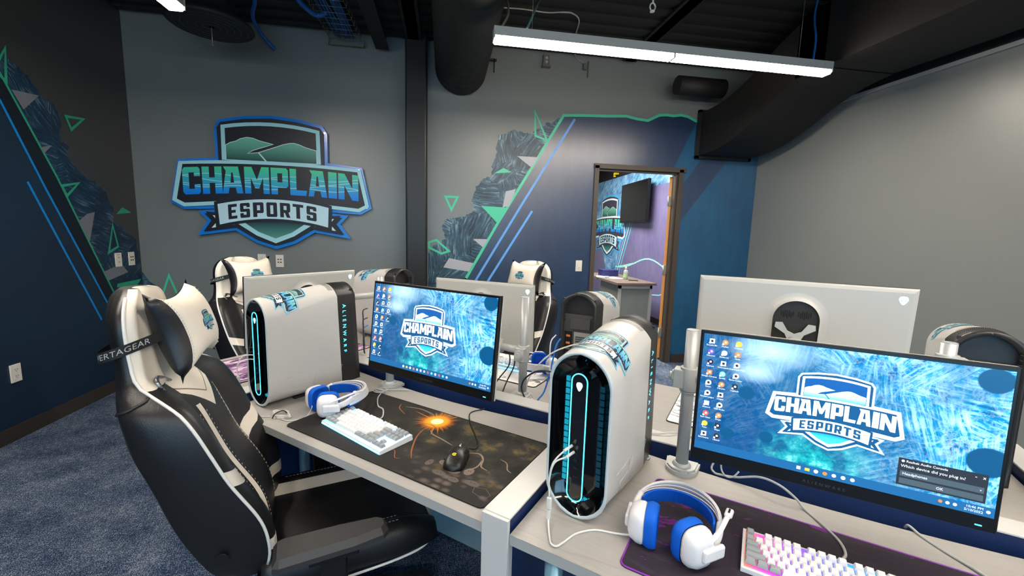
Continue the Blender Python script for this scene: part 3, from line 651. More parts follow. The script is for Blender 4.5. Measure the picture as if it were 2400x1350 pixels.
# wall plates
PLATE = mat('wall_plate', (215, 212, 202), .4); SLOT = mat('plate_slot', (60, 58, 55), .5)
def plate(loc, rz, label, kind):
    t = thing('wall_outlet' if kind != 'switch' else 'light_switch', label, 'outlet' if kind != 'switch' else 'light switch', loc, rz)
    b = MB(); b.rbox((0, -.004, 0), (.074, .008, .122), .003, ch=.002); b.build('cover_plate', PLATE, t)
    b = MB()
    if kind == 'duplex':
        for z in (.022, -.022):
            b.box((0, -.0085, z), (.034, .002, .03), mi=0)
            for x in (-.007, .007): b.box((x, -.0098, z + .004), (.0022, .002, .009), mi=1)
            b.cyl((0, -.0088, z - .008), (0, -.0105, z - .008), .0028, n=8, mi=1)
    elif kind == 'data':
        for z in (.016, -.012):
            for x in (-.012, .012): b.box((x, -.0085, z), (.014, .002, .012), mi=1)
    elif kind == 'coax':
        for z in (.02, -.02): b.cyl((0, -.008, z), (0, -.011, z), .004, n=10, mi=1)
        b.box((0, -.0085, .045), (.03, .001, .003), mi=1)
    else:
        b.box((0, -.0095, 0), (.034, .004, .068), mi=0); b.box((0, -.0118, -.02), (.012, .002, .003), mi=1)
    b.build({'switch': 'rocker'}.get(kind, 'receptacle'), [PLATE, SLOT], t)
plate((-1.79, YB, 1.145), 0, 'white outlet plate on the logo wall half hidden by the chair headrest', 'duplex')
plate((-1.625, YB, 1.14), 0, 'white four socket data plate below the logo sign', 'data')
plate((1.485, YB, 1.14), 0, 'white light switch left of the doorway', 'switch')
plate((XL, 4.245, 1.15), R(90), 'white blank outlet plate on the rock mural nearer the green line', 'coax')
plate((XL, 4.405, 1.15), R(90), 'white data plate on the rock mural next to the room corner', 'data')
plate((XL, 3.24, .452), R(90), 'white duplex outlet low on the navy wall above the baseboard', 'duplex')
# ---------------------------------------------------------------- corridor furniture
t = thing('reception_desk', 'desk with brown top and frosted glass front seen through the doorway', 'desk', (3.0, 7.05, 0))
WOODT = mat('taupe_laminate', (112, 98, 88), .5, var=.2, vscale=8); ALU = mat('aluminium_frame', (205, 205, 198), .35, metal=.4)
b = MB(); b.box((.0, 0, .735), (.66, 1.72, .035)); b.build('desktop', WOODT, t)
for z, h in ((.03, .05), (.685, .05)): b = MB(); b.box((0, -.80, z), (.56, .04, h)); b.build('door_frame_rail', ALU, t)
for x in (-.26, .26): b = MB(); b.box((x, -.80, .36), (.04, .04, .70)); b.build('door_frame_stile', ALU, t)
b = MB(); b.box((0, -.79, .36), (.50, .012, .64)); b.build('frosted_panel', mat('frosted_glass', (132, 138, 132), .3, var=.15, vscale=4), t)
b = MB(); b.box((0, -.4, .36), (.56, .76, .70)); b.build('carcass', mat('carcass_grey', (120, 118, 112), .5), t)
for x in (-.28, .28): b = MB(); b.box((x, .8, .36), (.04, .04, .72)); b.build('leg', ALU, t)
t = thing('sanitizer_bottle', 'clear pump bottle standing on the desk beyond the doorway', 'bottle', (3.05, 6.75, .7525))
b = MB(); b.lathe([(.03, 0), (.038, .01), (.038, .13), (.03, .155), (.014, .17), (.014, .18)], n=20); b.build('body', mat('clear_plastic', (215, 222, 222), .15, trans=.6), t)
b = MB(); b.lathe([(.018, .178), (.018, .20), (.006, .202), (.006, .235)], n=14); b.box((-.015, 0, .235), (.05, .012, .01)); b.build('pump', PLATE, t)
b = MB(); b.lathe([(.0384, .035), (.0384, .10)], n=20, cap=False); b.build('paper_label', mat('green_label', (150, 195, 130), .5), t)
t = thing('storage_box', 'dark blue box behind the bottle on the desk beyond the doorway', 'box', (2.98, 7.35, .7525)); b = MB(); b.box((0, 0, .05), (.30, .22, .10)); b.build('body', mat('dark_blue_box', (34, 38, 92), .5), t); b = MB(); b.box((0, 0, .105), (.31, .23, .012)); b.build('lid', mat('dark_blue_lid', (44, 48, 110), .5), t)
for k, (x, y, rz, cl, lb) in enumerate(((2.92, 6.95, .2, (225, 232, 240), 'pale blue paper sheet on the desk beyond the doorway'), (2.8, 7.15, -.3, (200, 214, 232), 'loose white paper at the left end of the desk beyond the doorway'))):
    b = MB(); b.box((0, 0, .001), (.22, .3, .002)); o = b.build('paper_sheet', mat('paper%d' % k, cl, .6)); o.location = (x, y, .7525); o.rotation_euler = (0, 0, rz); tag(o, lb, 'paper', 'papers on the corridor desk')
b = MB(); b.rbox((0, 0, .006), (.07, .15, .01), .008); o = b.build('black_phone', mat('phone_black', (15, 15, 17), .25)); o.location = (3.1, 6.55, .7525); o.rotation_euler = (0, 0, 1.1); tag(o, 'black phone lying near the front edge of the desk beyond the doorway', 'phone')
t = thing('wall_television', 'large black television on the purple corridor wall', 'television', (3.5, 7.57, 2.11), 0)
b = MB(); b.box((0, 0, 0), (.05, 1.26, .74)); b.build('housing', mat('tv_black', (14, 14, 15), .4), t)
b = MB(); b.box((-.027, 0, .005), (.004, 1.23, .70)); b.build('screen', mat('tv_glass', (6, 6, 7), .04, spec=.9), t)
b = MB(); b.box((.06, 0, 0), (.07, .3, .3)); b.build('wall_bracket', BLACKW, t)
t.rotation_euler = (0, 0, R(-3))
b = MB(); b.box((0, -.02, 0), (.07, .12, .035)); b.box((0, .06, -.01), (.03, .05, .09)); o = b.build('safety_marker', mat('yellow_plastic', (235, 210, 20), .5)); o.location = (3.565, 8.69, 2.772); tag(o, 'small yellow clamp near the corridor ceiling', 'clamp')
area('corridor_lamp', (2.1, 6.7, 3.1), (0, 0, 0), 1.2, 3.6, 380, (1, .93, .85))
b = MB(); b.box((2.1, 6.7, 3.14), (1.25, 3.65, .03)); tag(b.build('corridor_ceiling_light', HOUS), 'large corridor ceiling light fixture beyond the doorway', 'light')
# ================================================================ desks
def desk_mat():
    g = NT('desk_laminate', .42); tc = g.n('TexCoord').outputs['Object']
    st = g.n('TexNoise', {'Vector': g.n('Mapping', {'Vector': tc, 'Scale': (3, 26, 3)}).outputs[0], 'Scale': 3, 'Detail': 6, 'Roughness': .6}).outputs[0]
    fine = g.n('TexNoise', {'Vector': g.n('Mapping', {'Vector': tc, 'Scale': (12, 160, 3)}).outputs[0], 'Scale': 3, 'Detail': 3}).outputs[0]
    wv = g.n('TexWave', {'Vector': g.n('Mapping', {'Vector': tc, 'Scale': (.5, 2.2, 1)}).outputs[0], 'Scale': 1.6, 'Distortion': 9, 'Detail': 3, 'Detail Scale': 1.4}, wave_type='BANDS', bands_direction='Y').outputs[1]
    c = g.ramp(g.math('ADD', g.math('MULTIPLY', st, .6), g.math('MULTIPLY', fine, .4)), [(.3, rgb(157, 155, 151)), (.7, rgb(168, 166, 162))])
    c = g.mix(g.math('MULTIPLY', g.math('GREATER_THAN', wv, .99), .16), c, rgb(120, 112, 104)); g.link(c, 'Base Color'); return g.m
DESK = desk_mat(); DEDGE = mat('desk_edge', (168, 170, 168), .45); WHITEM = mat('white_metal', (200, 201, 199), .38); NAVYF = mat('navy_panel', (8, 36, 84), .5)
LEGM = mat('leg_silver_bluelit', (120, 165, 185), .3, metal=.5); PANELG = mat('panel_pale_bluelit', (150, 176, 186), .5); FOOTB = mat('black_rubber', (18, 18, 19), .7)  # blue cast of the cool light painted into leg and panel colours
ZD = .74
def desk(x0, x1, y0, y1, flip, label, ry=0, org=None, ly=.26):
    """desk top from y0 (user side) to y1 (divider side, gently scooped). local frame: origin centre on floor"""
    cx = (x0 + x1) / 2
    t = thing('desk', label, 'desk', D(cx, y0) if org is None else org, DROT + (pi if flip else 0) + ry, 'grey laminate desks of the cluster')
    W = (x1 - x0) / 2; dp = abs(y1 - y0)
    poly = [(-W, 0), (W, 0)] + [(W - 2 * W * k / 16, dp - .057 * math.sin(pi * k / 16) ** .8) for k in range(17)]
    b = MB(); b.prism(poly, ZD - .028, ZD - .001, mi=1, plane='xy'); b.flat([poly], lambda u, v: (u, v, ZD), mi=0, uv=False)
    b.build('desktop', [DESK, DEDGE], t)
    for sx in (-1, 1):
        b = MB(); b.cyl((sx * (W - .11), ly, .03), (sx * (W - .11), ly, ZD - .03), .0225, n=24, mi=0); b.cyl((sx * (W - .11), ly, 0), (sx * (W - .11), ly, .03), .028, n=24, mi=1)
        b.build('leg', [LEGM, FOOTB], t)
    b = MB(); b.box((0, .30, ZD - .05), (2 * W - .1, .04, .04)); b.build('under_rail', DEDGE, t)
    return t
desk(-1.83, -.558, .84, 1.468, False, 'grey desk with the dark sunburst mouse mat and the nearest gaming chair')
desk(-.476, .787, .84, 1.468, False, 'grey desk at lower right with the purple edged mouse mat', ly=.03)
desk(-1.83, -.558, 2.185, 1.557, True, 'grey desk behind the divider with the ink splash mouse mat')
desk(-.476, .787, 2.185, 1.557, True, 'grey desk behind the big white monitor at right')
desk(-.6725, .6725, 0, .628, False, 'grey end desk at far left with the lilac mouse mat', ry=-pi / 2, org=D(-2.54, 1.5125))
def divider(x0, x1, y0, y1, label, post=None, vert=False):
    c = D((x0 + x1) / 2, (y0 + y1) / 2)
    t = thing('desk_divider', label, 'divider', c, DROT, 'white capped navy dividers of the desk cluster'); w, d = x1 - x0, y1 - y0
    b = MB(); b.box((0, 0, .735), (w - .012, d - .012, .085)); b.build('fabric_band', NAVYF, t)
    b = MB(); b.box((0, 0, .778), (w, d, .006)); b.build('top_cap', WHITEM, t, bevel=.0015)
    b = MB(); b.box((0, 0, .35), (w - .02, d - .03, .68)); b.build('modesty_panel', PANELG if w > 1 else NAVYF, t)
    if post:
        for sy in post:
            b = MB(); b.box((0, sy * (d / 2 + .004), .389), (w, .012, .778)); b.box((0, sy * (d / 2 - .012), .36), (w - .006, .022, .72)); b.build('end_post', WHITEM, t, bevel=.001)
    return t
divider(-1.914, .872, 1.472, 1.553, 'long divider between the front and back rows of desks')
divider(-.556, -.478, .842, 1.470, 'short divider with the white end post between the two front desks', post=(-1,))
divider(-.556, -.478, 1.555, 2.183, 'short divider between the two back desks', post=(1,))
divider(-1.910, -1.832, .842, 1.470, 'short divider left of the sunburst mat desk', post=(-1,))
divider(-1.910, -1.832, 1.555, 2.183, 'short divider at the far left of the back row', post=(1,))
divider(.790, .868, .842, 1.470, 'short divider at the right end of the front desks', post=(-1,))
divider(.790, .868, 1.555, 2.183, 'short divider at the right end of the back desks', post=(1,))

# ================================================================ mouse mats
def mat_sun():
    g = NT('mat_sunburst', .75); s = g.n('SeparateXYZ', {0: g.n('UVMap').outputs[0]}).outputs; uv = g.n('UVMap').outputs[0]
    u, v = s[0], s[1]
    cl = g.n('TexNoise', {'Vector': uv, 'Scale': 7, 'Detail': 7, 'Roughness': .62}).outputs[0]
    base = g.ramp(cl, [(.40, rgb(30, 29, 28)), (.55, rgb(52, 52, 46)), (.66, rgb(112, 94, 56)), (.78, rgb(140, 118, 78))])
    vig = g.math('MULTIPLY', g.math('SMOOTH_MIN', g.math('MULTIPLY', g.math('SUBTRACT', v, .05), 9), 1.0), 1.0, True)
    dl = g.math('MULTIPLY', g.math('SUBTRACT', u, .22), 4, True)
    base = g.mix(g.math('MULTIPLY', vig, dl), rgb(38, 36, 35), base)
    du = g.math('SUBTRACT', u, .503); dv = g.math('SUBTRACT', v, .377)
    r = g.math('SQRT', g.math('ADD', g.math('MULTIPLY', du, du), g.math('MULTIPLY', dv, dv)))
    an = g.math('ARCTAN2', dv, du)
    ray = g.n('TexNoise', {'Vector': g.n('CombineXYZ', {0: g.math('MULTIPLY', g.math('COSINE', an), 14), 1: g.math('MULTIPLY', g.math('SINE', an), 14), 2: 0.0}).outputs[0], 'Scale': 1.0, 'Detail': 3}).outputs[0]
    rl = g.math('MULTIPLY', g.math('POWER', ray, 5), 4)
    k = g.math('SUBTRACT', g.math('ADD', .070, g.math('MULTIPLY', rl, .10)), r)
    c = g.mix(g.math('MULTIPLY', k, 26, True), base, rgb(205, 118, 24))
    c = g.mix(g.math('MULTIPLY', g.math('SUBTRACT', .062, r), 45, True), c, rgb(255, 170, 40))
    c = g.mix(g.math('MULTIPLY', g.math('SUBTRACT', .030, r), 200, True), c, rgb(255, 238, 190))
    # pale swirls low at the right corner
    sw = g.n('TexVoronoi', {'Vector': g.n('Mapping', {'Vector': uv, 'Scale': (1, 1.5, 1)}).outputs[0], 'Scale': 22}).outputs[0]
    mk = g.math('MULTIPLY', g.math('MULTIPLY', g.math('SUBTRACT', u, .60), 3.4, True), g.math('MULTIPLY', g.math('SUBTRACT', .165, v), 9, True))
    c = g.mix(g.math('MULTIPLY', mk, g.math('MULTIPLY', g.math('SUBTRACT', .55, sw), 1.5, True)), c, rgb(150, 132, 122))
    g.link(c, 'Base Color'); g.b.inputs['Specular IOR Level'].default_value = .25; return g.m
def mat_splash(name, bg, fg, scale, thr, fg2=None, rough=.75):
    g = NT(name, rough); uv = g.n('UVMap').outputs[0]
    n = g.n('TexNoise', {'Vector': g.n('Mapping', {'Vector': uv, 'Scale': (1, 2.4, 1), 'Rotation': (0, 0, .35)}).outputs[0], 'Scale': scale, 'Detail': 5, 'Roughness': .65, 'Distortion': 1.1}).outputs[0]
    c = g.mix(g.math('GREATER_THAN', n, thr), rgb(*bg), rgb(*fg))
    if fg2:
        n2 = g.n('TexNoise', {'Vector': g.n('Mapping', {'Vector': uv, 'Location': (3, 1, 0), 'Scale': (1, 3.4, 1)}).outputs[0], 'Scale': scale * 1.6, 'Detail': 4, 'Distortion': .9}).outputs[0]
        c = g.mix(g.math('GREATER_THAN', n2, thr + .02), c, rgb(*fg2))
    g.link(c, 'Base Color'); g.b.inputs['Specular IOR Level'].default_value = .25; return g.m
def mousepad(x, y, w, h, m, edge, label, rz=0, r=.018, frame='desk', art=None):
    t = thing('mouse_mat', label, 'mouse mat', D(x, y, ZD), DROT + rz)
    poly = []
    for sx, sy, a0 in ((1, 1, 0), (-1, 1, 90), (-1, -1, 180), (1, -1, 270)):
        for k in range(6): a = R(a0 + 18 * k); poly.append((sx * (w / 2 - r) + r * math.cos(a), sy * (h / 2 - r) + r * math.sin(a)))
    b = MB(); b.prism(poly, 0, .0035, mi=1, plane='xy'); ip = inset(poly, .0035)
    b.flat([ip], lambda u, v: (u, v, .0038), mi=0)
    for u in b.uv:
        pass
    b.uv = [[((p[0] + w / 2) / w, (p[1] + h / 2) / w) for p in u] if u else None for u in b.uv]
    if art: art(b)
    b.build('mat_sheet', [m, mat('mat_base_black', (16, 16, 17), .8)] + (MINK if art else []), t)
    b = MB(); pp = inset(poly, .0018); b.tube([(p[0], p[1], .003) for p in pp], .0022, n=6, closed=True); b.build('stitched_edge', edge, t)
    return t
def swirls(b):
    def rib(pts, w0, mi):
        P = smoothpath([Vector((a, c, 0)) for a, c in pts], 6); n = len(P)
        for i in range(n - 1):
            d_ = (P[i + 1] - P[i]).normalized(); nn = Vector((-d_.y, d_.x, 0)); f = lambda k: w0 * (math.sin(pi * (k + .5) / n) ** .6) + .0004
            q = [P[i] - nn * f(i), P[i + 1] - nn * f(i + 1), P[i + 1] + nn * f(i + 1), P[i] + nn * f(i)]
            b.add([(p.x, p.y, .0041) for p in q], [(0, 1, 2, 3)], mi=mi)
    rib([(-.20, .165), (-.13, .182), (-.06, .172), (-.03, .160)], .004, 4); rib([(-.235, .175), (-.21, .14), (-.15, .11)], .0018, 3)
    rib([(.0, .07), (.02, .0), (.07, -.08), (.11, -.125)], .0022, 3); rib([(-.03, -.08), (.0, -.115), (.03, -.12), (.06, -.15), (.08, -.145)], .0010, 3); rib([(-.03, .09), (.01, .095), (.05, .075)], .0014, 3)
    rib([(.03, .06), (.06, .04), (.11, .03), (.17, .015)], .0026, 2); rib([(.24, .0), (.28, .02), (.31, .0), (.33, -.04), (.36, -.05)], .0028, 2); rib([(.31, .0), (.32, -.05), (.30, -.09)], .0024, 2); rib([(.36, .03), (.39, .02), (.41, -.01), (.43, -.02)], .0018, 2)
    for (x, y, rx, ry, mi) in ((.22, -.085, .022, .015, 4), (.27, -.105, .024, .016, 4), (.315, -.085, .016, .02, 4), (.36, -.13, .026, .013, 5), (.24, -.14, .026, .012, 5), (.30, -.145, .02, .012, 5), (.175, -.11, .012, .018, 5)):
        b.flat([[(x + rx * math.cos(2 * pi * k / 18), y + ry * math.sin(2 * pi * k / 18)) for k in range(18)]], lambda u, v: (u, v, .0040 + rx * .001), mi=mi, uv=False)
        for e in (-.25, .25): b.flat([[(x + rx * e + .0016 * math.cos(2 * pi * k / 8), y + ry * .2 + .0024 * math.sin(2 * pi * k / 8)) for k in range(8)]], lambda u, v: (u, v, .00412), mi=1, uv=False)
    pg = [(.385, -.165), (.43, -.175), (.44, -.15), (.41, -.13), (.375, -.14)]
    b.flat([pg, inset(pg, .002)], lambda u, v: (u, v, .0041), mi=5, uv=False)
MINK = [mat('mat_pale_ink', (138, 120, 106), .8), mat('mat_rust_ink', (140, 82, 44), .8), mat('mat_ghost_ink', (112, 98, 92), .8), mat('mat_ghost_dim', (84, 76, 72), .8)]
mousepad(-1.038, 1.09, .904, .420, mat_sun(), mat('mat_edge_black', (22, 21, 20), .7), 'dark mouse mat with an orange sunburst under the white keyboard', art=swirls)
mousepad(.2375, 1.094, .905, .410, mat_splash('mat_purple', (46, 40, 50), (104, 38, 116), 3.6, .585, (54, 46, 56)), mat('mat_edge_purple', (132, 40, 170), .6), 'charcoal mouse mat with a bright purple stitched edge')
mousepad(-1.34, 1.972, .905, .410, mat_splash('mat_ink', (222, 220, 215), (48, 50, 54), 5.5, .60), mat('mat_edge_dark', (70, 68, 68), .7), 'white mouse mat with black ink splashes behind the divider')
mousepad(.18, 1.95, .905, .410, mat_splash('mat_bluegrey', (226, 228, 232), (165, 178, 196), 2.2, .54, (90, 92, 96)), mat('mat_edge_dark', (70, 68, 68), .7), 'white and pale blue mouse mat behind the wide screen')
mousepad(-2.28, 1.36, .905, .410, mat_splash('mat_lilac', (208, 186, 205), (84, 60, 92), 4.5, .50, (150, 110, 150)), mat('mat_edge_black', (22, 21, 20), .7), 'lilac mouse mat with plum shapes on the far left end desk', rz=-pi / 2)

# ================================================================ computer towers
TWH = mat('tower_white', (196, 195, 191), .36); TDK = mat('tower_black', (34, 34, 36), .42); TGL = mat('tower_gloss_black', (5, 6, 8), .06, spec=.7, coat=.6)
LED = mat('cyan_led', (80, 225, 245), .4, emit=3.2, ecol=(70, 220, 245)); LEDD = mat('cyan_glow_mesh', (10, 120, 150), .4, emit=.9, ecol=(20, 165, 190)); LEDW = mat('head_glow', (200, 250, 255), .4, emit=2.6, ecol=(170, 245, 255))
MESHM = mat('vent_grille', (150, 152, 150), .45, metal=.3); HOLE = mat('vent_hole', (5, 5, 6), .8); GRIM = mat('tower_rim', (186, 196, 200), .3)
TW, TL, THF, THR = .176, .43, .455, .492
def outl(W, z0, z1, st, sb):
    def arc(s, n):
        Rr = (W * W / 4 + s * s) / (2 * s); a = math.asin(min(1, W / 2 / Rr)); a = a if s < W / 2 else pi - a
        return [(Rr * math.sin(a - 2 * a * k / n), Rr * math.cos(a - 2 * a * k / n) - Rr) for k in range(n + 1)]
    top = [(x, z1 + y) for x, y in arc(st, 24)]; bot = [(-x, z0 - y) for x, y in arc(sb, 12)]
    rt = [(W / 2, (z0 + sb) + ((z1 - st) - (z0 + sb)) * k / 6) for k in range(1, 6)]
    return rt + top + [(-x, z) for x, z in rt[::-1]] + bot
def lerp(a, b, t): return a + (b - a) * t
def tsec(f):          # f 0 front .. 1 rear
    W = TW - .004 * f if f < .75 else lerp(TW - .003, TW - .014, (f - .75) / .25)
    e = min(1, f / .75)
    return outl(W, .002 + .008 * (f > .02), lerp(THF, THR, min(1, f * 1.25)), lerp(TW / 2 * .998, .052, e ** .8), lerp(TW / 2 * .998, .016, e ** .55))
def tower(name_label, loc, rz, cat='computer tower'):
    t = thing('computer_tower', name_label, cat, loc, rz, 'white and black computer towers')
    slant = lambda f, z: -.024 * (z / .48) * f
    b = MB(); F = [0, .03, .08, .15, .25, .4, .55, .68, .765]
    b.loft([[Vector((x, f * TL + slant(f, z), z)) for x, z in tsec(f)] for f in F]); b.build('white_shell', TWH, t)
    F = [.768, .78, .86, .95, 1.0]; b = MB()
    rr = [[Vector((x, f * TL + slant(f, z), z)) for x, z in tsec(f)] for f in F]
    def shrink(ring, k, dy):
        c = sum(ring, Vector()) / len(ring); o = []
        for p in ring:
            q = p - c; sx = (abs(q.x) - k) / max(1e-6, abs(q.x)) if abs(q.x) > k else 0; sz = (abs(q.z) - k) / max(1e-6, abs(q.z)) if abs(q.z) > k else 0
            o.append(Vector((c.x + q.x * max(0, sx), p.y + dy, c.z + q.z * max(0, sz))))
        return o
    rr.append(shrink(rr[-1], .011, 0)); rr.append(shrink(rr[-1], .002, -.036)); b.loft(rr, False, True); b.build('rear_shell', TDK, t)
    # front bezel
    fr_ = [Vector((x, 0, z)) for x, z in tsec(0)]
    b = MB(); b.loft([fr_, shrink(fr_, .002, -.004), shrink(fr_, .0065, -.004), shrink(fr_, .0075, .002)]); b.build('front_rim', GRIM, t)
    b = MB(); b.loft([shrink(fr_, .0072, .0), shrink(fr_, .014, .012), shrink(fr_, .030, .030), shrink(fr_, .036, .034)], False, True); b.build('front_bezel', TGL, t)
    def pill(hw, z0, z1, n=12): return [(hw * math.cos(pi * k / n), z1 - hw + hw * math.sin(pi * k / n)) for k in range(n + 1)] + [(-hw * math.cos(pi * k / n), z0 + hw - hw * math.sin(pi * k / n)) for k in range(n + 1)]
    b = MB(); pl = pill(.024, .048, .402); b.prism(pl, -.004, .034); b.build('control_panel', TGL, t, bevel=.002)
    b = MB(); b.tube([(x, -.0045, z) for x, z in pill(.0215, .051, .399, 14)], .0016, n=6, closed=True); b.build('light_ring', LED, t)
    b = MB(); b.flat([headpoly(.0085, .012)], lambda u, v: (u, -.0052, v + .365)); b.build('head_emblem', LEDW, t)
    b = MB()
    for z in (.185, .165, .145, .12): b.box((0, -.0045, z), (.011, .002, .006 if z > .13 else .004))
    b.build('front_ports', mat('port_dark', (30, 32, 34), .3), t)
    # honeycomb side lights inside the recess
    b = MB()
    for k in range(17):
        z = .085 + k * .0175
        b.box((-.047, .0285, z + .004), (.011, .003, .0135))
    for k in range(6):
        a = R(95 + k * 14); b.box((-.0 + .052 * math.cos(a), .028, .385 + .045 * math.sin(a)), (.010, .003, .009))
    for k in range(4): b.box((-.006 + k * .013, .0285, .0385 + .003 * k), (.011, .003, .010))
    b.build('side_light_mesh', LEDD, t)
    b = MB()
    for k in range(15): b.box((.050, .0285, .10 + k * .0185), (.012, .003, .0145))
    b.build('inner_fan_glow', mat('dim_teal_glow', (4, 40, 54), .4, emit=.35, ecol=(6, 80, 104)), t)
    # top vents : dark slots cut across the arched roof
    def roof(f, a):   # a -1..1 across
        o = [p for p in tsec(f)][5:30]; k = (a + 1) / 2 * 24; i = min(23, int(k)); q0, q1 = o[24 - i], o[24 - i - 1]
        x = lerp(q0[0], q1[0], k - i); z = lerp(q0[1], q1[1], k - i); return x, z
    b = MB()
    for row, (f0, f1, lo, hi, mi_) in enumerate(((.79, .90, -.55, .62, 0), (.70, .755, -.50, .58, 1))):
        for k in range(26):
            a0 = lerp(lo, hi, k / 25); P = []
            for f, da in ((f0, 0), (f0, .022), (f1, .022 + .06), (f1, .06)):
                x, z = roof(f, a0 + da); P.append((x, f * TL + slant(f, z), z + .0006))
            b.add(P, [(0, 1, 2, 3)], mi=mi_)
    b.build('top_vents', [HOLE, mat('vent_shadow_grey', (128, 126, 120), .6)], t)
    # vertical lettering on the right flank of the rear shell
    b = MB(); f = .855; xs = TW / 2 - .0062
    put_text(b, 'ALIENWARE', lambda u, v: (xs + .0022 + .0011, f * TL - .018 - .003 + v, .285 - u), .0245, 0, spacing=1.95)
    b.build('side_lettering', LED, t)
    # embossed numerals low on the flank
    b = MB(); E_ = mat('emboss_line', (198, 196, 190), .3)
    for d_ in (0,):
        for pts in ([(.07, .12), (.17, .12), (.17, .085), (.10, .085), (.09, .055), (.15, .055)], [(.20, .12), (.185, .05)], [(.25, .12), (.33, .115), (.32, .09)]):
            b.tube([(TW / 2 - .0004, y + d_, z - d_ * .6) for y, z in pts], .0007, n=4)
    b.build('embossed_numerals', E_, t)
    # rear hardware
    b = MB(); yb = TL - .044
    b.box((0, yb + .004, .215), (.135, .006, .36), mi=0); b.box((.045, yb + .008, .235), (.034, .006, .16), mi=1)
    b.box((-.018, yb + .008, .24), (.074, .004, .15), mi=2); b.box((0, yb + .008, .075), (.12, .006, .09), mi=2); b.box((-.01, yb + .012, .355), (.09, .012, .05), mi=0)
    b.build('rear_plate', [mat('rear_dark', (66, 66, 65), .5), mat('io_black', (14, 14, 15), .4), MESHM], t)
    b = MB()
    for i in range(10):
        for j in range(12): b.box((-.044 + i * .0058, yb + .0105, .185 + j * .0098), (.0038, .001, .0062))
        for j in range(6): b.box((-.035 + i * .0085, yb + .0115, .045 + j * .0098), (.005, .001, .0058))
    b.build('rear_grille_holes', HOLE, t)
    b = MB()
    for k, z in enumerate((.295, .262, .235, .215, .195, .175)): b.box((.045, yb + .0115, z), (.018, .003, .009), mi=1 if k < 2 else 0)
    b.build('rear_ports', [mat('port_steel', (120, 122, 124), .4, metal=.5), mat('port_amber', (220, 120, 60), .5)], t)
    b = MB()
    for k in range(7):
        for s in (-1, 1): b.prism([(s * .073, .36 + k * .016), (s * .060, .368 + k * .016), (s * .073, .371 + k * .016)], yb + .004, yb + .016)
    b.build('cooling_fins', TDK, t)
    # emblem decal wrapped over the roof, readable from the front
    b = MB(); s = .124; fc = .262
    def wrap(u, v, l):
        # u -> around the arch, v -> toward rear
        f = fc + v * s * 1.12 / TL; o = tsec(max(0, f)); top = o[5:30]
        L = [0]; 
        for i in range(24): L.append(L[-1] + math.hypot(top[i + 1][0] - top[i][0], top[i + 1][1] - top[i][1]))
        d_ = L[-1] / 2 - u * s * 1.12
        # beyond the arch: run down the flat flank
        if d_ < 0: x, z, nx, nz = top[0][0], top[0][1] + d_, 1, 0
        elif d_ > L[-1]: x, z, nx, nz = top[-1][0], top[-1][1] - (d_ - L[-1]), -1, 0
        else:
            i = 0
            while i < 23 and L[i + 1] < d_: i += 1
            k = (d_ - L[i]) / (L[i + 1] - L[i]); x = lerp(top[i][0], top[i + 1][0], k); z = lerp(top[i][1], top[i + 1][1], k)
            tx, tz = top[i + 1][0] - top[i][0], top[i + 1][1] - top[i][1]; n_ = math.hypot(tx, tz); nx, nz = -tz / n_ * -1, tx / n_ * -1
            if nz < 0: nx, nz = -nx, -nz
        y = f * TL + slant(f, z); return (x + nx * (l + .0012), y, z + nz * (l + .0012))
    emblem(b, wrap, .00012, maxlen=.09); b.build('emblem_decal', palette('decal'), t)
    b = MB()
    for sx in (-1, 1):
        for f in (.35, .8): b.box((sx * .03, f * TL, .006), (.02, .05, .012))
    b.build('feet', FOOTB, t)
    return t
def headpoly(w, h):
    half = [(0, -h), (.35 * w, -.82 * h), (.72 * w, -.35 * h), (w, .15 * h), (.97 * w, .55 * h), (.7 * w, .88 * h), (0, h)]
    return half + [(-x, y) for x, y in half[::-1][1:-1]]
T0 = tower('white tower with its dark front edge on at left beside the white headset', D(-1.742, .927, ZD), DROT + R(-3.5))
def retag(o, label, loc, rz): o['label'] = label; o.location = loc; o.rotation_euler = (0, 0, rz)
for lb, x, y, yw in (('large white tower in the centre foreground with its glowing black front facing us', -.365, .986, -3.4),
                     ('white tower in the back row with its black ported rear facing the divider', -.690, 2.140, 180 + 3),
                     ('white and black tower on the far left end desk beside the black column', -2.40, 2.03, -92),
                     ('tower at the right edge of the picture with its perforated rear facing us', .686, 2.226, 172.5)):
    c = dup(T0); retag(c, lb, D(x, y, ZD), DROT + R(yw))

